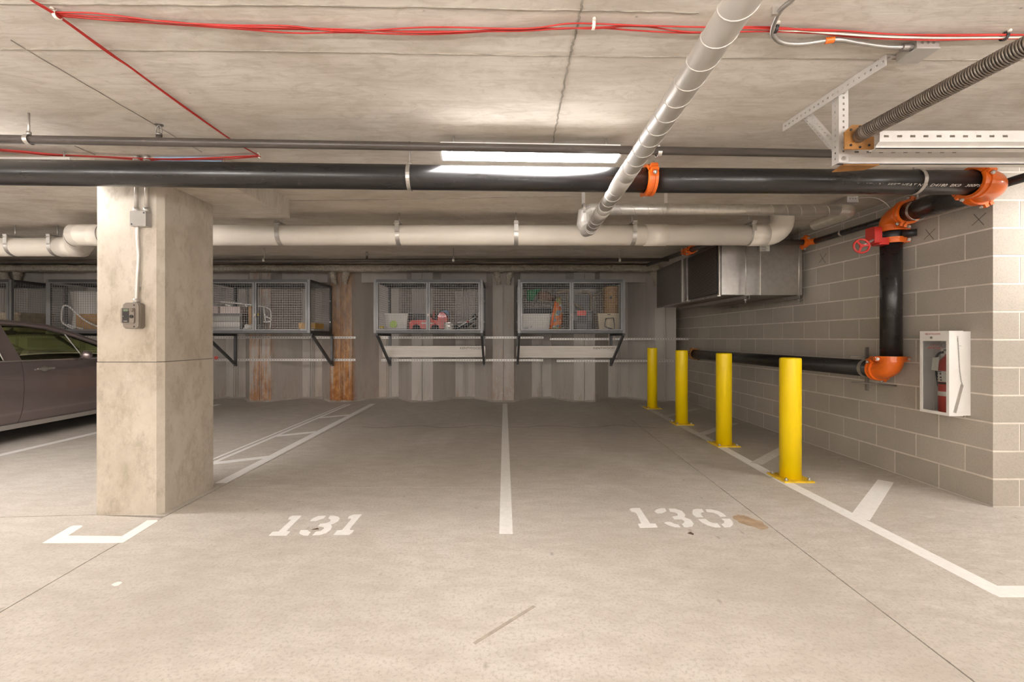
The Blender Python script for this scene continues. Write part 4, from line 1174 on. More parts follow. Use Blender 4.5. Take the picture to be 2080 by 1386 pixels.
# =================================================================== THINGS IN THE CAGES
S0 = CZ0+.0025                                                 # shelf surface
def X_(px, Y): return (px-VX)/FPX*Y
def Z_(py, Y): return CAMZ+(VY-py)/FPX*Y
def tote(name, label, cat, px0, px1, pxb0, pxb1, pytop, Y, depth, mat, group=None, rim=True, lid=None):
    t = thing(name, (X_((px0+px1)/2,Y), Y+depth/2, S0), label, cat, group)
    x0,x1,b0,b1,zt = X_(px0,Y),X_(px1,Y),X_(pxb0,Y),X_(pxb1,Y),Z_(pytop,Y)
    c = .02
    mb = MB(); vs = []
    for (xa,xb,ya,yb,z) in ((b0,b1,Y+c,Y+depth-c,S0),(x0+.01,x1-.01,Y+.006,Y+depth-.006,zt)):
        vs += [(xa,ya,z),(xb,ya,z),(xb,yb,z),(xa,yb,z)]
    mb.add(vs, [(0,3,2,1),(4,5,6,7),(0,1,5,4),(1,2,6,5),(2,3,7,6),(3,0,4,7)])
    mb.build('bin_body', mat, t)
    if rim: MB().rbox(x0,x1,Y-.006,Y+depth+.006,zt-.028,zt+.002,.02).build('rim', mat, t)
    if lid: MB().rbox(x0-.004,x1+.004,Y-.01,Y+depth+.01,zt+.002,zt+.028,.02).build('lid', lid, t)
    return t, x0, x1, zt
# -- cage with the toy car
j = thing('jar', (-2.13,7.70,S0), 'small white jar with yellow lid in the left corner of the toy car cage', 'jar')
MB().cyl((-2.13,7.70,S0),(-2.13,7.70,S0+.085),.042,16).build('jar_body', M['paper'], j); MB().cyl((-2.13,7.70,S0+.085),(-2.13,7.70,S0+.115),.036,16).build('lid', M['yellow'], j)
t, x0, x1, zt = tote('storage_bin', 'pale frosted bin with a lime green patch, left of the red toy car', 'bin', 780, 829, 786, 825, 637, 7.78, .42, M['binclear'])
MB().lathe((X_(799,7.78),7.786,S0+.155), (0,-1,.08), [(0,.066),(.004,.064)], 18).build('label_patch', M['lime'], t)
MB().box(x0+.0,x1-.02,8.10,8.16,zt,zt+.025).build('lid', M['black'], t)
ty = 7.86
tc = thing('toy_car', (X_(868,ty),ty+.18,S0), 'red ride-on toy car with black wheels between the bin and the paint tin', 'toy car')
def tp_(px,py): return (X_(px,ty), ty, Z_(py,ty))
body = [(831,668),(831,655),(836,651),(850,650),(866,650),(868,647),(874,644),(881,650),(888,651),(890,640),(893,635),(900,634),(906,640),(909,650),(906,660),(903,668),(893,668),(891,662),(886,659),(880,660),(876,664),(875,668),(855,668),(853,662),(848,659),(843,659),(838,663),(837,668)]
MB().prism([tp_(*q) for q in body], (0,.34,0)).build('toy_body', M['toyred'], tc)
for px in (846,883):
    for yy in (ty-.02, ty+.31):
        x = X_(px,ty); MB().lathe((x,yy,S0+.072),(0,1,0),[(0,.055),(.012,.070),(.045,.070),(.055,.055)],20).build('wheel', M['rubber'], tc)
MB().box(X_(842,ty),X_(872,ty),ty+.03,ty+.31,Z_(650,ty),Z_(638,ty)).build('seat', M['black'], tc)
MB().band((X_(882,ty),ty+.17,Z_(640,ty)),(.8,0,.6),.05,.014,.012,18).cyl((X_(885,ty),ty+.17,Z_(650,ty)),(X_(882,ty),ty+.17,Z_(640,ty)),.012,8).build('steering_wheel', M['black'], tc)
MB().cyl((X_(880,ty),ty+.05,Z_(645,ty)),(X_(881,ty),ty+.05,Z_(630,ty)),.012,8).build('flag_pole', M['toyred'], tc)
MB().prism([(X_(855,ty),ty-.0015,Z_(658,ty)),(X_(880,ty),ty-.0015,Z_(658,ty)),(X_(880,ty),ty-.0015,Z_(656,ty)),(X_(857,ty),ty-.0015,Z_(655,ty))],(0,-.002,0)).build('side_stripe', M['paper'], tc)
bs = thing('folded_sheet', (X_(905,8.25),8.28,S0), 'folded pale blue plastic sheet behind the red toy car', 'sheet')
MB().prism([(X_(893,8.25),8.25,S0),(X_(914,8.25),8.25,S0),(X_(912,8.25),8.25,Z_(634,8.25)),(X_(908,8.25),8.25,Z_(630,8.25)),(X_(895,8.25),8.25,Z_(632,8.25))],(0,.06,0)).build('sheet_fold', M['bluecloth'], bs)
pt = thing('paint_tin', (X_(912,7.72),7.72,S0), 'banded white paint tin right of the red toy car', 'tin')
r_ = .082
MB().cyl((X_(912,7.74),7.74,S0),(X_(912,7.74),7.74,S0+.185),r_,22).build('tin_body', M['paper'], pt)
for z in (.0,.055,.115,.172):
    MB().band((X_(912,7.74),7.74,S0+z+.008),(0,0,1),r_,.016,.003,24).build('band', M['galv'], pt)
fs = thing('folding_stroller', (X_(948,7.8),7.85,S0), 'folded black stroller with white struts, right end of the toy car cage', 'stroller')
def fp(px,py,Y=7.80): return Vector((X_(px,Y),Y,Z_(py,Y)))
MB().tube(smooth_path([fp(924,667,7.9),fp(938,664,7.9),fp(955,655,7.9),fp(968,641,7.9)],5), [.022]*6+[.045]*10, 10).build('folded_fabric', M['black'], fs)
MB().cyl(fp(932,664),fp(966,644),.010,8).build('strut', M['whitemetal'], fs); MB().cyl(fp(929,655),fp(964,653),.007,8).build('strut', M['whitemetal'], fs)
MB().sphere(fp(950,653.5),.022).build('joint', M['red'], fs)
for a in ((926,668),(962,666)): MB().cyl(fp(*a,7.8)+Vector((0,0,.03)),fp(*a,7.8)+Vector((0,.06,.03)),.032,14).build('wheel', M['rubber'], fs)
# -- cage with the wicker drum
t, x0, x1, zt = tote('foam_box', 'white foam box in the lower left corner of the wicker drum cage', 'box', 1061, 1120, 1061, 1115, 641, 7.84, .28, M['foam'], lid=M['foam'])
MB().box(X_(1064,7.84),X_(1073,7.84),7.845,7.86,S0+.085,S0+.092).box(X_(1078,7.84),X_(1080,7.84),7.845,7.86,S0+.10,S0+.12).build('box_print', M['ink'], t)
tr = thing('folded_tarp', (X_(1090,8.2),8.3,S0), 'stack of dark folded tarpaulins behind the white foam box', 'tarpaulin')
for i in range(8):
    z = S0+.058*i; d = .012*math.sin(i*2.1)
    MB().rbox(.36+d,1.02+d,8.16-d,8.42,z,z+.055,.025,axis='y').build('fold', M['tarp'], tr)
gc = thing('green_cloth', (X_(1083,8.1),8.1,S0+.47), 'crumpled green cloth on top of the dark folded tarpaulins', 'cloth')
random.seed(11)
mb = MB(); vs=[]; nx, nz = 10, 7
for i in range(nx+1):
    for k in range(nz+1):
        px = 1071+27*i/nx; hang = 22 if i < 4 else 22-3.2*(i-4)
        py = 589+ (hang)*k/nz - (2 if i>5 else 0)
        y = 8.10+.03*math.sin(i*1.7)+.02*math.sin(k*1.9+i)
        q = fp(px,py,y); vs.append((q.x,y,q.z))
fs_ = [(i*(nz+1)+k,(i+1)*(nz+1)+k,(i+1)*(nz+1)+k+1,i*(nz+1)+k+1) for i in range(nx) for k in range(nz)]
n0=len(vs); vs += [(a,b+.012,c) for a,b,c in vs]; fs_ += [tuple(reversed([j+n0 for j in f])) for f in fs_]
mb.add(vs, fs_, True).build('cloth_fold', M['greencloth'], gc)
mt_ = thing('woven_mat', (X_(1112,8.0),8.02,S0+.42), 'brown woven mat rolled up, lying right of the green cloth', 'mat')
MB().tube([fp(1094,601,7.98),fp(1108,601,8.0),fp(1127,609,8.05)], [.075,.085,.06], 14).build('roll', M['rope'], mt_)
MB().tube([fp(1094,609,7.93),fp(1126,614,7.98)], .014, 8).build('edge_binding', M['branch'], mt_)
bg = thing('nylon_bag', (X_(1128,7.66),7.7,S0), 'tall leaning bag printed in orange, blue and green beside the foam box', 'bag')
outline = [(1116,671),(1119,655),(1122,640),(1124,625),(1128,610),(1133,601),(1138,602),(1141,608),(1142,622),(1144,635),(1143,652),(1140,664),(1137,672)]
mid_ = [fp(px,py,7.66) for px,py in outline]
mb = MB(); cen = Vector((X_(1131,7.62),7.60,Z_(640,7.62))); n = len(mid_)
inn = [p.lerp(cen+Vector((0,.08,0)), .30)+Vector((0,-.075,0)) for p in mid_]
back = [p+Vector((0,.14,0)) for p in mid_]
vs = mid_+inn+back+[cen+Vector((0,.03,.05)), cen+Vector((0,.03,-.10))]
f_ = []
for i in range(n):
    k = (i+1)%n; f_ += [(i,k,n+k,n+i),(2*n+i,2*n+k,k,i)]
f_ += [tuple(range(n,2*n)), tuple(reversed(range(2*n,3*n)))]
mb.add(vs[:-2], f_, True).build('bag_body', M['bag'], bg)
MB().tube([fp(1119,668,7.60),fp(1124,640,7.60),fp(1129,612,7.61)], .022, 8).build('side_piping', M['orange'], bg)
ch_ = thing('bentwood_chair', (X_(1180,8.28),8.2,S0), 'bent pale wooden chair frame behind the dark tote', 'chair')
MB().tube(smooth_path([fp(1150,602,8.26),fp(1153,612,8.26),fp(1158,632,8.26),fp(1158,668,8.26)],5), .018, 8).build('leg', M['branch'], ch_)
MB().tube(smooth_path([fp(1164,615,8.24),fp(1174,622,8.24),fp(1186,630,8.24)],5), .022, 8).build('arm', M['branch'], ch_)
MB().tube(smooth_path([fp(1182,593,8.28),fp(1194,594,8.28),fp(1200,600,8.28),fp(1200,618,8.28),fp(1199,668,8.28)],6), .022, 8).build('leg', M['branch'], ch_)
MB().tube(smooth_path([fp(1130,595,8.30),fp(1148,591,8.30),fp(1160,592,8.30)],5), .03, 8).build('top_rail', M['branch'], ch_)
MB().tube(smooth_path([fp(1205,601,8.30),fp(1214,598,8.30),fp(1224,592,8.30)],5), .014, 8).build('top_rail', M['branch'], ch_)
MB().box(X_(1168,8.38),X_(1198,8.38),8.38,8.41,Z_(636,8.38),Z_(598,8.38)).build('back_panel', M['midgrey'], ch_)
t, x0, x1, zt = tote('latch_tote', 'dark grey tote with a red latch in the middle of the wicker drum cage', 'tote', 1165, 1204, 1169, 1201, 634, 7.78, .28, M['darkgrey'], lid=M['midgrey'])
MB().rbox(X_(1172,7.77),X_(1190,7.77),7.745,7.775,Z_(641.5,7.77),Z_(631,7.77),.01,axis='y').build('latch', M['toyred'], t)
for px in (1168.5,1197):
    MB().rbox(X_(px-3.5,7.77),X_(px+5,7.77),7.755,7.785,Z_(651,7.77),Z_(637,7.77),.008,axis='y').build('corner_block', M['midgrey'], t)
for k in range(4):
    MB().box(X_(1173+k*5,7.78),X_(1176+k*5,7.78),7.782,7.79,S0+.02,S0+.17).build('rib', M['midgrey'], t)
t, x0, x1, zt = tote('cream_bin', 'cream plastic bin under the wicker drum with a black handle loop in front', 'bin', 1214, 1258, 1218, 1256, 640, 7.80, .36, M['cream'], lid=M['cream'])
MB().box(X_(1234,7.8),X_(1240,7.8),7.788,7.795,Z_(640,7.8),Z_(638.5,7.8)).build('lid_mark', M['ink'], t)
hl = thing('handle_loop', (X_(1238,7.68),7.68,S0), 'black bent handle loop leaning on the cream bin', 'handle')
pts = [fp(1229,664,7.66),fp(1229,656,7.68),fp(1231,647,7.72),fp(1246,646,7.72),fp(1248,658,7.68),fp(1248,670,7.65),fp(1238,667,7.65),fp(1229,664,7.66)]
MB().tube(pts, .010, 8).build('loop', M['black'], hl); MB().sphere(fp(1237,671,7.66),.018).build('foot', M['black'], hl)
wd_ = thing('wicker_drum', (X_(1241,7.98),7.98,zt+.028), 'tan ribbed wicker drum standing on the cream bin', 'basket')
zb_ = zt+.029; r0 = .136; n = 26; prof = []
for i in range(n): 
    z = (Z_(586,7.98)-zb_)*i/(n-1); prof.append((z, r0+(.004 if i%2 else 0)))
MB().lathe((X_(1241,7.98),7.98,zb_),(0,0,1),prof,28,False).build('drum_body', M['wicker'], wd_)
MB().cyl((X_(1241,7.98),7.98,zb_+prof[-1][0]),(X_(1241,7.98),7.98,zb_+prof[-1][0]+.022),r0+.008,28).build('lid', M['wicker'], wd_)
MB().box(X_(1239,7.84),X_(1243,7.84),7.832,7.846,Z_(607,7.84),Z_(602,7.84)).build('emblem', M['darkgrey'], wd_)
# -- cage right of the column
dw = thing('drawer_unit', (X_(455,7.75),8.0,S0), 'grey plastic drawer unit in the cage right of the column', 'drawer unit')
MB().box(X_(405,7.75),X_(490,7.75),7.76,8.2,S0,Z_(637,7.75)).build('carcass', M['midgrey'], dw)
for k in range(3):
    z0 = S0+.012+k*.097; MB().rbox(X_(410,7.75),X_(488,7.75),7.74,7.762,z0,z0+.088,.01,axis='y').build('drawer_front', M['binclear'] if k==1 else M['greypaint'], dw)
for i,(a,b) in enumerate(((405,442),(446,488))):
    pk = tag(MB().rbox(X_(a,7.8),X_(b,7.8),7.80,8.05,Z_(637,7.75)+.001,Z_(623,7.75),.008).build('pink_box', M['pinkbox']), 'pale pink box on the grey drawer unit, ' + ('next to the column' if i==0 else 'the longer one to the right'), 'box', 'pale pink boxes')
pk = tag(MB().rbox(X_(504,7.9),X_(511,7.9),7.90,8.1,S0,Z_(623,7.9),.008).build('narrow_box', M['card']), 'narrow tan box standing behind the cage door post', 'box')
tf = thing('hand_trolley', (X_(500,7.65),7.7,S0), 'white bent tube frame of a folding trolley in the cage right of the column', 'trolley')
mbp = [ [fp(447,613,7.70),fp(462,614,7.70),fp(490,617,7.70),fp(514,620,7.70)], [fp(524,622,7.70),fp(536,623,7.70),fp(545,626,7.70),fp(550,633,7.70),fp(550.5,650,7.70),fp(549,668,7.70)],
        [fp(536,623,7.70),fp(537,636,7.70),fp(539,652,7.70)], [fp(540,643,7.68),fp(550,648,7.68),fp(549,653,7.68),fp(536,654,7.68)], [fp(458,619,7.75),fp(470,622,7.75)], [fp(498,618,7.75),fp(502,624,7.75)] ]
for q in mbp: MB().tube(smooth_path(q,5), .012, 8).build('tube', M['whitemetal'], tf)
MB().tube([fp(514,620,7.70),fp(524,622,7.70)], .013, 8).build('tube', M['black'], tf)
MB().box(X_(520,7.7),X_(526,7.7),7.68,7.71,Z_(642,7.7),Z_(636,7.7)).build('tag', M['yellow'], tf)
pg = thing('plastic_bag', (X_(510,7.7),7.75,S0), 'crumpled clear plastic bag on the cage floor by the middle post', 'bag')
mb = MB(); vs=[]; seg, rings = 16, 9
for i in range(rings+1):
    ph = PI/2*i/rings
    for k in range(seg):
        a = 2*PI*k/seg; d = 1+.35*noise.noise((math.cos(a)*2.3, math.sin(a)*2.3, ph*2.5))
        vs.append((X_(511,7.72)+.175*math.cos(a)*math.cos(ph)*d, 7.76+.14*math.sin(a)*math.cos(ph)*d, S0+.15*math.sin(ph)*d))
mb.add(vs, [(i*seg+k,i*seg+(k+1)%seg,(i+1)*seg+(k+1)%seg,(i+1)*seg+k) for i in range(rings) for k in range(seg)]+[tuple(reversed(range(seg)))], False)
mb.build('bag_body', M['plasticbag'], pg)
pp = tag(MB().prism([(X_(527,7.6),7.6,S0+.001),(X_(552,7.6),7.62,S0+.001),(X_(551,7.8),7.8,S0+.03),(X_(533,7.8),7.85,S0+.04)],(0,0,.006)).build('paper_sheet', M['pinkbox']), 'loose pinkish paper on the floor of the cage right of the column', 'paper')
wb = thing('wooden_box', (X_(630,7.8),7.9,S0), 'yellow wooden box in the right corner of the cage beside the rusted pile', 'box')
MB().box(X_(610,7.75),X_(652,8.05),7.75,8.10,S0,S0+.075).build('tray', M['paper'], wb)
MB().box(X_(607,7.75),X_(655,8.05),7.74,8.11,S0+.078,S0+.175).build('box_body', M['wood'], wb)
# -- cage over the car
sk = thing('white_sack', (X_(168,8.0),8.1,S0), 'tall white fabric sack in the cage over the dark car', 'sack')
mb = MB(); vs = []; sil = [(592,140,200),(600,141,200),(612,143,200),(625,145,199),(640,146,198),(655,145,199),(668,146,198)]
for (py,a,b) in sil:
    for k in range(12):
        th = 2*PI*k/12; x = (X_(a,8.05)+X_(b,8.05))/2 + (X_(b,8.05)-X_(a,8.05))/2*math.cos(th)*(1+.05*math.sin(py)); vs.append((x, 8.12+.16*math.sin(th), max(S0,Z_(py,8.0))))
mb.add(vs, [(i*12+k,(i+1)*12+k,(i+1)*12+(k+1)%12,i*12+(k+1)%12) for i in range(6) for k in range(12)]+[tuple(range(12)),tuple(reversed(range(72,84)))], True)
mb.build('sack_body', M['paper'], sk)
cb_ = tag(MB().rbox(X_(152,7.75),X_(215,7.75),7.76,7.93,S0,Z_(638,7.75),.01).build('cardboard_box', M['card']), 'brown cardboard box in front of the white sack in the cage over the car', 'box')
wf = thing('bent_tube', (X_(160,7.65),7.65,S0), 'white bent tube loop in front of the cardboard box over the car', 'tube')
MB().tube(smooth_path([fp(150,669,7.62),fp(138,663,7.62),fp(127,655,7.62),fp(125.5,643,7.64),fp(127,628,7.66),fp(131,621,7.66),fp(140,623,7.66),fp(152,633,7.66),fp(170,649,7.66),fp(190,660,7.66),fp(212,668,7.66)],5), .013, 8).build('tube', M['whitemetal'], wf)
MB().tube(smooth_path([fp(138,659,7.6),fp(150,664,7.6),fp(170,669,7.6)],4), .012, 8).build('tube', M['whitemetal'], wf)
# -- far left cage
for k in range(7):
    o = tag(MB().box(-9.6+.02*(k%2),-8.42-.015*(k%3),7.70,8.3,S0+.052*k,S0+.052*k+.048).build('tan_board', M['tan']), ['lowest','second','third','fourth','fifth','sixth','topmost'][k] + ' of the tan boards stacked in the cage at the left edge', 'board', 'tan boards stacked in the far left cage')

# =================================================================== FIRE EXTINGUISHER CABINET
fx0, fxd, fx1, fy0, fy1, fz0, fz1 = 3.385, 3.492, 3.553, 3.363, 3.600, .635, 1.285
fc = thing('extinguisher_cabinet', (3.47,3.48,fz0), 'white fire extinguisher cabinet with glazed door on the block wall', 'cabinet')
tub = MB().box(fxd,fx1,fy0+.004,fy0+.010,fz0+.004,fz1-.004).box(fxd,fx1,fy1-.010,fy1-.004,fz0+.004,fz1-.004).box(fxd,fx1,fy0+.01,fy1-.01,fz0+.004,fz0+.010).box(fxd,fx1,fy0+.01,fy1-.01,fz1-.010,fz1-.004).box(fx1-.006,fx1,fy0+.01,fy1-.01,fz0+.01,fz1-.01).build('cabinet_tub', M['whitemetal'], fc)
fw = .022; ft = .078
dm = MB().box(fx0,fxd,fy0,fy0+.008,fz0,fz1).box(fx0,fxd,fy1-.008,fy1,fz0,fz1).box(fx0,fxd,fy0+.008,fy1-.008,fz0,fz0+.008).box(fx0,fxd,fy0+.008,fy1-.008,fz1-.008,fz1)
dm.box(fx0,fx0+.006,fy0+.008,fy0+fw,fz0+.008,fz1-.008).box(fx0,fx0+.006,fy1-fw,fy1-.008,fz0+.008,fz1-.008).box(fx0,fx0+.006,fy0+fw,fy1-fw,fz0+.008,fz0+fw).box(fx0,fx0+.006,fy0+fw,fy1-fw,fz1-ft,fz1-.008)
door = dm.build('door', M['whitemetal'], fc)
MB().box(fx0+.007,fx0+.010,fy0+.012,fy1-.012,fz0+.012,fz1-ft+.01).build('glass_pane', M['glass'], door)
MB().cyl((fx0-.005,fy1-.10,fz1-.052),(fx0,fy1-.10,fz1-.052),.010,14).build('lock', M['zinc'], door)
lettering('FIRE EXTINGUISHER', .020, (fx0-.0012,fy1-.045,fz1-.030), (0,-1,0), (0,0,1), M['inkred'], door, 'door_lettering', width=.125)
lettering('IN CASE OF FIRE', .011, (fx0+.0058,fy1-.082,fz1-ft-.035), (0,-1,0), (0,0,1), M['inkred'], door, 'glass_lettering', width=.072)
lettering('BREAK GLASS', .022, (fx0+.0058,fy1-.062,fz1-ft-.062), (0,-1,0), (0,0,1), M['inkred'], door, 'glass_lettering', width=.115)
# striker bar on a bead chain on the cabinet side
def sp(px,py): return P(px,py,fy0-.004)
pts = [sp(1945.5,684),sp(1946.5,700),sp(1948,725),sp(1949.5,750),sp(1952,770),sp(1955,783)]
cpth = smooth_path(pts,8); mb = MB(); d_=0; last=cpth[0]
L = sum((b-a).length for a,b in zip(cpth[:-1],cpth[1:])); k_=0; acc=0
for a,b in zip(cpth[:-1],cpth[1:]):
    seglen=(b-a).length; 
    while acc <= seglen:
        mb.sphere(a.lerp(b,acc/seglen), .0034, seg=6, rings=4); acc += .0098
    acc -= seglen
stuff(mb.build('bead_chain', M['galv_dark'], fc))
MB().bar(sp(1954.5,782), sp(1939.5,839), .018, .006, up=(0,1,0)).build('striker_bar', M['zinc'], fc)
# extinguisher
ey, ex = 3.448, 3.470
fe = thing('fire_extinguisher', (ex,ey,fz0+.011), 'red fire extinguisher with white labels inside the wall cabinet', 'fire extinguisher')
zb = fz0+.0115; er = .062
MB().lathe((ex,ey,zb),(0,0,1),[(0,.055),(.01,er),(.375,er),(.405,.055),(.43,.035),(.445,.022),(.46,.02)],26).build('cylinder', M['red'], fe)
MB().band((ex,ey,zb+.285),(0,0,1),er+.0005,.085,.001,28).build('instruction_label', M['paper'], fe)
MB().band((ex,ey,zb+.150),(0,0,1),er+.0005,.035,.001,28).build('maker_label', M['paper'], fe)
mb = MB()
for i,(a,z,w_,h_) in enumerate(((150,.305,.014,.013),(178,.305,.014,.013),(150,.280,.012,.014),(180,.277,.013,.012),(152,.256,.015,.010),(182,.256,.015,.010),(166,.321,.05,.006))):
    th=R(a); c=Vector((ex+math.cos(th)*(er+.002),ey+math.sin(th)*(er+.002),zb+z)); tg=Vector((-math.sin(th),math.cos(th),0))
    mb.hexa(c-tg*w_/2-Vector((0,0,h_/2)), tg*w_, Vector((math.cos(th),math.sin(th),0))*.0006, (0,0,h_))
mb.build('label_print', M['ink'], fe)
MB().band((ex,ey,zb+.232),(0,0,1),er+.0005,.014,.003,28).build('retaining_strap', M['black'], fe)
MB().cyl((ex,ey,zb+.455),(ex,ey,zb+.485),.019,14).box(ex-.012,ex+.012,ey-.045,ey+.03,zb+.483,zb+.495).bar((ex,ey-.01,zb+.50),(ex,ey-.085,zb+.525),.018,.005).bar((ex,ey-.01,zb+.483),(ex,ey-.08,zb+.468),.018,.005).build('valve_handle', M['galv_dark'], fe)
MB().band((ex-.03,ey+.01,zb+.525),(1,0,.1),.018,.004,.003,18).build('pull_ring', M['galv'], fe)
MB().cyl((ex-.022,ey,zb+.472),(ex-.028,ey,zb+.472),.013,14).build('gauge', M['paper'], fe)
MB().tube(smooth_path([(ex-.01,ey+.015,zb+.475),(ex-.03,ey+.05,zb+.46),(ex-.03,ey+.075,zb+.40),(ex-.02,ey+.075,zb+.30),(ex-.01,ey+.07,zb+.20)],6), .009, 8).build('hose', M['rubber'], fe)
MB().prism([(ex-er-.004,ey+.008,zb+.435),(ex-er-.004,ey+.062,zb+.428),(ex-er-.006,ey+.070,zb+.33),(ex-er-.006,ey+.018,zb+.325)],(-.001,0,0)).build('inspection_tag', M['paper'], fe)

# =================================================================== CABLES AND SMALL BOXES UNDER THE SLAB
def cable_run(name, pts_px, h, label, cat, n, r, mats, spread=.012, sag=0.0, seed=1):
    pts0 = [H(x,y,h) for x,y in pts_px]
    t = thing(name, pts0[len(pts0)//2], label, cat)
    rnd = random.Random(seed)
    for k in range(n):
        out = []
        for i, p in enumerate(pts0):
            e = 0 if i in (0, len(pts0)-1) else 1
            out.append(p + Vector((rnd.uniform(-1,1)*spread*e*.6, (k-(n-1)/2)*.007+rnd.uniform(-1,1)*spread*e, -rnd.random()*spread*e)))
        MB().tube(smooth_path(out, 6), r, 6).build('cable', mats[k % len(mats)], t)
    return t
hcb = CEIL-.012
RC, WC = M['redcable'], M['whitecable']
cable_run('red_cable_bundle', [(118,29),(215,33),(336,42),(471,53),(590,58),(700,61),(873,59.5),(1060,56),(1147,52),(1205,51),(1300,54),(1407,56.7),(1560,57.5),(1640,61),(1716,66),(1800,70),(1898,74),(2035,73.5),(2150,74)], hcb, 'bundle of red cables running straight across the slab near the top of the photo', 'cable', 4, .0032, [RC], .010, seed=4)
cable_run('red_cable_bundle', [(40,-18),(66,1),(118,31),(215,100),(276,144),(370,214),(471,284),(527,317)], hcb, 'bundle of red cables running diagonally towards the column', 'cable', 4, .0034, [RC], .008, seed=9)
cable_run('red_cable_bundle', [(-60,302),(0,304),(50,307),(100,313),(190,318),(300,322),(370,322.5),(450,320),(527,317)], CEIL-.02, 'bundle of red cables between the thin brown pipe and the black main, over the column', 'cable', 4, .0034, [RC], .008, seed=12)
cable_run('white_cable', [(1618,-10),(1590,20),(1574,57),(1640,63),(1716,70),(1800,74.5),(1898,77.5),(2035,75.5),(2150,76)], hcb-.006, 'cream cable following the red cables at the right', 'cable', 1, .0036, [WC], .002)
for px, py, lb in ((116,29,'where the two red bundles part at the left'),(1205,50,'above the lit lamp, near the middle'),(528,317,'at the end of the diagonal bundle'),(2040,73,'near the right edge'),(1575,57,'where the cream cable joins')):
    c = H(px,py,hcb); t = thing('cable_clip', (c.x,c.y,ZC), 'small cable clip on the slab ' + lb, 'clip', 'cable clips on the slab')
    MB().band((c.x,c.y,ZC-.014),(1,0,0),.014,.012,.003,14).build('clip_loop', M['whitecable'] if px < 1300 else M['black'], t)
    MB().cyl((c.x,c.y-.02,ZC-.008),(c.x,c.y-.02,ZC),.007,8).build('fixing', M['whitecable'], t)
# flexible conduit and its box
fxp = smooth_path([H(x,y,CEIL-.022) for x,y in ((1618,-12),(1607,2),(1586,20),(1571,52),(1571,72),(1589,86.5),(1625,89.5),(1669,84),(1703,80.5),(1742,87),(1794,94.5),(1832,96))], 40)
fxc = thing('flexible_conduit', fxp[len(fxp)//2], 'ribbed grey flexible conduit looping to the steel box at top right', 'conduit')
MB().tube(fxp, [.0092 if i%2 else .0074 for i in range(len(fxp))], 10).build('conduit_tube', M['zinc'], fxc)
i0 = int(len(fxp)*.655); i1 = int(len(fxp)*.705)
MB().tube(fxp[i0:i1], .0125, 12).build('orange_wrap', M['orange'], fxc, label='orange tape wrap')
MB().cyl(fxp[-1]-Vector((.0,0,0)), fxp[-1]+(fxp[-1]-fxp[-9]).normalized()*.045, .014, 12).build('connector', M['galv_dark'], fxc)
for px, py in ((1578,20),(1703,79)):
    c = H(px,py,CEIL-.01); MB().box(c.x-.02,c.x+.012,c.y-.006,c.y+.006,ZC-.03,ZC).build('strap', M['zinc'], fxc)
def slab_box(x0,x1,y0,y1,h,label):
    t = thing('ceiling_box', ((x0+x1)/2,(y0+y1)/2,ZC-h), label, 'junction box')
    MB().box(x0,x1,y0,y1,ZC-h+.004,ZC).build('box_body', M['zinc'], t)
    MB().box(x0-.002,x1+.002,y0-.002,y1+.002,ZC-h,ZC-h+.004).build('box_cover', M['greypaint'], t)
    for i in range(3): MB().cyl((x0+(x1-x0)*(.25+.25*i),y0-.001,ZC-h*.4),(x0+(x1-x0)*(.25+.25*i),y0+.002,ZC-h*.4),.006,10).build('knockout', M['galv_dark'], t)
    return t
slab_box(1.739,1.834,1.863,1.962,.042,'square steel box on the slab at the end of the ribbed conduit')
slab_box(3.05,3.15,3.93,4.12,.055,'small steel box on the slab under the black main, near the orange elbow')
t = thing('flexible_conduit', P(1784,405,3.9), 'thin grey cable curving from the small steel box to the orange elbow', 'conduit')
MB().tube(smooth_path([P(1742,403,3.93),P(1762,401,3.93),P(1784,404,3.92),P(1803,416,3.90),P(1811,428,3.88)],6), .006, 8).build('cable', M['zinc'], t)

# =================================================================== OVERHEAD DOOR HARDWARE AT RIGHT
def angle_iron(p, q, wa, wb, label, name='slotted_angle', parent=None, pitch=.03, hl=.011):
    # L section along p->q with legs wa and wb, slotted
    t = parent
    mb = MB(); mb.slotted(p, q, wa, .003, pitch, hl, .2); mb.slotted(p, q, wb, .003, pitch, hl, .2)
    return mb.build(name, M['track'], t)
dh = thing('door_track_hanger', (1.69,2.25,ZC-.36), 'slotted angle hanger carrying the overhead door tracks under the slab', 'hanger')
a, b = Vector((1.700,1.965,ZC-.001)), Vector((1.640,2.60,ZC-.001))
angle_iron(a, b, (.0,0,-.048), (.050,.005,0), '', 'ceiling_angle', dh)
va = Vector((1.690,2.235,ZC-.003))
angle_iron(va, Vector((1.690,2.235,CAMZ+.887)), (.048,0,0), (0,.045,0), '', 'drop_angle', dh)
angle_iron(Vector((1.672,2.47,ZC-.012)), Vector((1.688,2.262,CAMZ+.965)), (.052,.0,.0), (0,.0364,.02), '', 'brace_angle', dh)
for z in (CAMZ+.905, CAMZ+.955, CAMZ+1.24):
    MB().cyl((1.712,2.232,z),(1.712,2.222,z),.010,6).build('bolt', M['galv'], dh)
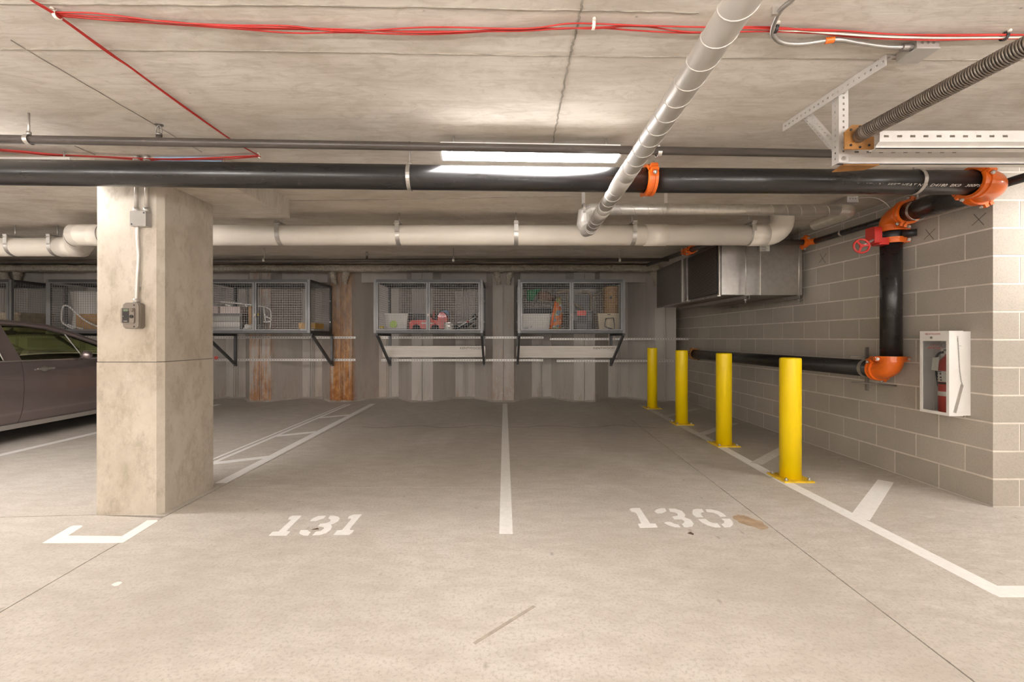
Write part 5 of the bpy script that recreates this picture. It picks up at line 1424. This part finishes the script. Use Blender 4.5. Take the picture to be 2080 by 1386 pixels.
def track(x0, x1, y, zb, zt, label, nh):
    t = thing('door_track', ((x0+x1)/2,y,zb), label, 'door track', 'pale overhead door tracks')
    h = zt-zb; zm = zb+h*.30
    mb = MB(); mb.slotted((x0,y,zm),(x1,y,zm),(0,0,zt-zm),.003,.062,.024,.20,holes=lambda i: i < nh)
    mb.build('slotted_web', M['track'], t)
    MB().box(x0,x1,y,y+.05,zt-.003,zt).build('top_flange', M['track'], t)
    MB().prism([(x0,y,zm),(x0,y+.018,zb+h*.16),(x0,y+.018,zb),(x0,y+.021,zb),(x0,y+.021,zb+h*.17),(x0,y+.003,zm+.003)],(x1-x0,0,0)).box(x0,x1,y+.018,y+.06,zb,zb+.003).build('roller_lip', M['track'], t)
track(1.700, 3.9, 2.25, CAMZ+.892, CAMZ+.977, 'lower pale slotted door track running off the right edge', 10)
track(1.765, 3.9, 2.08, CAMZ+.900, CAMZ+.975, 'upper pale slotted door track behind the coil spring', 10)
bpz = CAMZ
bp = thing('bearing_plate', (1.74,2.17,bpz+.93), 'rusty brown bearing plate at the end of the coil spring', 'plate')
MB().prism([(1.668,2.165,bpz+.925),(1.812,2.165,bpz+.925),(1.812,2.165,bpz+1.035),(1.795,2.165,bpz+1.045),(1.705,2.165,bpz+1.045),(1.668,2.165,bpz+1.01)],(0,.006,0)).build('plate', M['rustplate'], bp)
for dx,dz in ((-.045,.035),(.045,.035),(-.045,-.04),(.045,-.04),(0,.05),(0,-.05)):
    MB().cyl((1.742+dx,2.166,bpz+.985+dz),(1.742+dx,2.162,bpz+.985+dz),.006,8).build('bolt_hole', M['black'], bp)
MB().cyl((1.735,2.165,bpz+.985),(1.725,2.125,bpz+.985),.030,16).build('bearing', M['galv_dark'], bp)
lp = tag(MB().prism([(1.735,2.262,CAMZ+.885),(1.92,2.262,CAMZ+.885),(1.90,2.33,CAMZ+.885),(1.75,2.36,CAMZ+.885)],(0,0,.005)).build('rusty_plate', M['rustplate']), 'flat rusty orange plate lying under the lower door track', 'plate')
sg = thing('torsion_spring', (1.75,1.8,CAMZ+.95), 'dark coil spring of the overhead door running off at top right', 'spring')
s0, s1 = Vector((1.722,2.12,CAMZ+.985)), Vector((1.765,1.10,CAMZ+.975))
helix(s0, s1, .031, .0098, .0042, 14, 5).build('coil', M['spring'], sg)
MB().tube([s0-(s1-s0).normalized()*.03, s1], .0125, 12).build('shaft', M['galv_dark'], sg)
MB().tube([s0-(s1-s0).normalized()*.012, s0+(s1-s0).normalized()*.03], .034, 16).build('winding_cone', M['spring'], sg)

# =================================================================== FLOOR LITTER
c = F(1403,1086)
lf = tag(MB().prism([(c.x-.014,c.y+.012,.0016),(c.x+.012,c.y-.012,.0016),(c.x+.018,c.y-.004,.004),(c.x+.004,c.y+.014,.009)],(0,0,.002)).build('dry_leaf', M['leaf']), 'small curled dry leaf on the floor below the number 130', 'leaf')
c = F(640,1077)
lf = tag(MB().prism([(c.x-.02,c.y-.004,.002),(c.x+.022,c.y+.006,.002),(c.x+.01,c.y+.012,.006)],(0,0,.003)).build('twig_bit', M['leaf']), 'small dark twig lying on the middle digit of 131', 'twig')

# =================================================================== DARK CAR ON THE LEFT
CXc = -6.60
car = thing('car', (CXc, 5.6, 0), 'dark plum sedan parked nose to the sheet pile wall at the left edge', 'car')
def lvl(z):                                             # half width of the lower body at height z
    ks = [(.18,.80),(.30,.865),(.45,.892),(.62,.902),(.78,.897),(.90,.880),(.965,.862)]
    for (a,b),(c,d) in zip(ks[:-1],ks[1:]):
        if z <= c: return b+(d-b)*(z-a)/(c-a)
    return ks[-1][1]
def taper(y):
    if y > 7.0: return 1-.22*((y-7.0)/.98)**2
    if y < 4.0: return 1-.16*((4.0-y)/.8)**2
    return 1
def ztop(y):
    ks = [(3.2,.93),(3.6,1.0),(4.2,.985),(5.3,.960),(6.1,.945),(6.7,.955),(7.2,.885),(7.7,.80),(7.98,.66)]
    for (a,b),(c,d) in zip(ks[:-1],ks[1:]):
        if y <= c: return b+(d-b)*(y-a)/(c-a)
    return ks[-1][1]
ZL = [.20,.27,.36,.46,.56,.66,.76,.85,.91,1.0]
def side_shell(y0, y1, off, s, n=10):
    vs = []; m = len(ZL)
    for i in range(n+1):
        y = y0+(y1-y0)*i/n; zt = ztop(y)
        for f in ZL:
            z = .20+(zt-.20)*(f-.20)/.80
            w_ = (lvl(z)+off)*taper(y); vs.append((CXc+s*w_, y, z))
    fs = [(i*m+k,(i+1)*m+k,(i+1)*m+k+1,i*m+k+1) for i in range(n) for k in range(m-1)]
    if s < 0: fs = [tuple(reversed(f)) for f in fs]
    # give it thickness
    N = len(vs); vs2 = [(x-s*.012,y,z) for x,y,z in vs]
    fs2 = [tuple(reversed([j+N for j in f])) for f in fs]
    rim = [k for k in range(m)] + [i*m+m-1 for i in range(1,n+1)] + [n*m+k for k in range(m-2,-1,-1)] + [i*m for i in range(n-1,0,-1)]
    fs3 = [(rim[i],rim[(i+1)%len(rim)],rim[(i+1)%len(rim)]+N,rim[i]+N) for i in range(len(rim))]
    return MB().add(vs, fs, True).add(vs2, [tuple(j-N for j in f) for f in fs2], True).add(vs+vs2, fs3, False)
for s in (1,-1):
    for y0,y1,nm in ((3.22,4.195,'rear_quarter'),(4.20,5.247,'rear_door'),(5.253,6.345,'front_door'),(6.35,7.97,'front_wing')):
        o = side_shell(y0, y1, .0, s).build(nm, M['carpaint'], car)
        if 'door' in nm:
            yh = y0+.16 if nm=='rear_door' else 5.40
            zh = .85
            w_ = lvl(zh)
            MB().rbox(CXc+s*(w_+.016)-.012,CXc+s*(w_+.016)+.012,yh,yh+.20,zh-.012,zh+.014,.010,3,axis='x').sphere((CXc+s*(w_+.0),yh+.10,zh),.012,.05,.034).build('handle', M['chrome'], o)
# dark inner body, floor, bonnet, boot, bumpers
MB().box(CXc-.78,CXc+.78,3.3,7.8,.18,.42).box(CXc-.83,CXc+.83,4.1,6.5,.42,.52).build('underbody', M['interior'], car)
def panel(y0, y1, n, nm, mat='carpaint'):
    vs=[]; m=11
    for i in range(n+1):
        y=y0+(y1-y0)*i/n; z=ztop(y)
        for k in range(m):
            u=-1+2*k/(m-1); w_=lvl(z)*taper(y); vs.append((CXc+u*w_*.999,y,z+.045*(1-u*u)))
    N=len(vs); fs=[(i*m+k,i*m+k+1,(i+1)*m+k+1,(i+1)*m+k) for i in range(n) for k in range(m-1)]
    return MB().add(vs, fs, True).build(nm, M[mat], car)
panel(6.72,7.97,10,'bonnet'); panel(3.22,3.75,5,'boot_lid')
def endcap(y, sgn, nm):
    m=len(ZL); vs=[]; 
    for s in (-1,1):
        for f in ZL:
            zt=ztop(y); z=.20+(zt-.20)*(f-.20)/.80; vs.append((CXc+s*lvl(z)*taper(y),y,z))
    mid=[(CXc,y+sgn*.10,.20+(ztop(y)-.20)*(f-.20)/.80) for f in ZL]
    vs+=mid
    fs=[(k,k+1,2*m+k+1,2*m+k) for k in range(m-1)]+[(2*m+k,2*m+k+1,m+k+1,m+k) for k in range(m-1)]
    return MB().add(vs,fs,True).build(nm, M['carpaint'], car)
endcap(7.96,1,'front_bumper'); endcap(3.23,-1,'rear_bumper')
for s in (-1,1):
    MB().sphere((CXc+s*.60,7.88,.66),.15,.06,.06).build('headlamp', M['glass'], car)
    MB().sphere((CXc+s*.68,3.22,.80),.14,.04,.08).build('tail_lamp', M['taillight'], car)
    MB().bar((CXc+s*.815,4.45,.19),(CXc+s*.815,6.60,.19),.05,.055).build('rocker_trim', M['greypaint'], car)
    MB().bar((CXc+s*.875,4.0,.958+.012),(CXc+s*.868,6.45,.936+.012),.012,.016).build('belt_moulding', M['chrome'], car)
    for y in (4.15,6.95):
        w = MB().lathe((CXc+s*.66,y,.325),(s,0,0),[(0,.20),(.0,.31),(.03,.325),(.19,.325),(.22,.31),(.225,.22)],28).build('wheel', M['rubber'], car)
        mb=MB(); mb.lathe((CXc+s*.87,y,.325),(s,0,0),[(0,.215),(.018,.215)],24)
        for k in range(5):
            a=2*PI*k/5; mb.bar(Vector((CXc+s*.892,y,.325)),Vector((CXc+s*.892,y+.2*math.cos(a),.325+.2*math.sin(a))),.045,.012,up=(1,0,0))
        mb.build('rim', M['galv'], w)
# greenhouse
def gw(z): return .868-.60*(z-.95)
rl = [(3.72,.995),(4.05,1.19),(4.35,1.325),(4.7,1.40),(5.2,1.432),(5.5,1.418),(5.76,1.385),(6.03,1.305),(6.33,1.18),(6.55,1.085),(6.80,.985)]
def roofz(y):
    for (a,b),(c,d) in zip(rl[:-1],rl[1:]):
        if y<=c: return b+(d-b)*(y-a)/(c-a)
    return rl[-1][1]
def skin(y0,y1,n,nm,mat,crown=.03,inset=1.0,th=.012):
    vs=[]; m=9
    for i in range(n+1):
        y=y0+(y1-y0)*i/n; z=roofz(y)
        for k in range(m):
            u=-1+2*k/(m-1); vs.append((CXc+u*gw(z)*inset,y,z+crown*(1-u*u)))
    fs=[(i*m+k,i*m+k+1,(i+1)*m+k+1,(i+1)*m+k) for i in range(n) for k in range(m-1)]
    N=len(vs); fs2=[tuple(reversed([j+N for j in f])) for f in fs]
    rim=[k for k in range(m)]+[i*m+m-1 for i in range(1,n+1)]+[n*m+k for k in range(m-2,-1,-1)]+[i*m for i in range(n-1,0,-1)]
    fs3=[(rim[i],rim[i]+N,rim[(i+1)%len(rim)]+N,rim[(i+1)%len(rim)]) for i in range(len(rim))]
    return MB().add(vs+[(x,y,z-th) for x,y,z in vs], fs+fs2+fs3, True).build(nm, M[mat], car)
skin(4.35,5.76,10,'roof','carpaint',.035,1.0,.03)
skin(5.765,6.80,8,'windscreen','carglass',.03,.96,.005)
skin(3.73,4.345,6,'rear_window','carglass',.03,.96,.005)
for s in (-1,1):
    def gp(y,z,off=0): return Vector((CXc+s*(gw(z)+off),y,z))
    # roof rail and pillars follow the roof edge
    MB().tube([gp(y,roofz(y)-.012) for y in (3.74,3.9,4.05,4.2,4.35,4.55,4.8,5.0,5.2,5.35,5.5,5.63,5.76,5.9,6.03,6.18,6.33,6.55,6.78)], [.035]*10+[.036,.038,.04,.04,.038,.036,.034,.03,.026], 10).build('roof_rail', M['carpaint'], car)
    MB().prism([gp(5.085,.962),gp(5.262,.962),gp(5.262,1.15),gp(5.262,1.39),gp(5.12,1.40),gp(5.09,1.15)],(-s*.035,0,0)).build('centre_pillar', M['carpaint'], car)
    MB().prism([gp(3.80,.985),gp(4.28,.965),gp(4.36,1.29),gp(4.25,1.27),gp(4.05,1.18)],(-s*.03,0,0)).build('rear_pillar', M['carpaint'], car)
    MB().bar(gp(6.035,.955),gp(5.965,1.30),.012,.012).build('quarter_bar', M['galv_dark'], car)
    fy=[5.265,5.4,5.55,5.7,5.85,5.96]
    o=MB().prism([gp(6.03,.955,-.008)]+[gp(y,roofz(y)-.04,-.008) for y in reversed(fy)]+[gp(5.265,.955,-.008)],(-s*.005,0,0)).build('front_side_glass', M['carglass'], car)
    MB().prism([gp(6.045,.955,-.008),gp(6.60,.955,-.008),gp(6.35,1.13,-.008),gp(5.98,1.28,-.008)],(-s*.005,0,0)).build('quarter_glass', M['carglass'], car)
    MB().prism([gp(4.30,.965,-.008),gp(5.085,.96,-.008),gp(5.11,1.385,-.008),gp(4.7,1.365,-.008),gp(4.42,1.30,-.008)],(-s*.005,0,0)).build('rear_side_glass', M['carglass'], car)
    MB().tube([gp(5.07,.965,.004),gp(5.08,1.15,.004),gp(5.11,1.385,.004)], .008, 6).build('window_trim', M['chrome'], car)
    # mirror
    MB().sphere(gp(5.98,1.0,.11),.075,.055,.062).build('mirror', M['carpaint'], car)
    MB().bar(gp(6.0,.955,.0),gp(5.99,.985,.08),.05,.03).build('mirror_arm', M['black'], car)
    # seats
    for y in (4.55,5.35):
        MB().rbox(CXc+s*.38-.24,CXc+s*.38+.24,y-.05,y+.42,.45,.62,.05).build('seat_base', M['interior'], car)
        MB().hexa((CXc+s*.38-.23,y-.10,.60),(.46,0,0),(0,.13,0),(0,-.16,.50)).build('seat_back', M['interior'], car)
        MB().rbox(CXc+s*.38-.12,CXc+s*.38+.12,y-.30,y-.20,1.10,1.26,.04,axis='y').build('head_rest', M['interior'], car)
MB().prism([(CXc-.80,6.10,.55),(CXc-.80,6.02,.80),(CXc-.80,6.12,.93),(CXc-.80,6.70,.96),(CXc-.80,6.70,.55)],(1.60,0,0)).build('dashboard', M['interior'], car)
MB().band((CXc-.38,5.93,.86),(0,-.9,.45),.17,.025,.02,26).cyl((CXc-.38,5.93,.86),(CXc-.38,6.1,.78),.025,10).bar((CXc-.54,5.93,.86),(CXc-.22,5.93,.86),.03,.03).build('steering_wheel', M['interior'], car)
MB().rbox(CXc-.12,CXc+.12,5.84,5.87,1.27,1.33,.02,axis='y').cyl((CXc,5.87,1.30),(CXc,5.93,1.36),.012,8).build('rear_view_mirror', M['interior'], car)
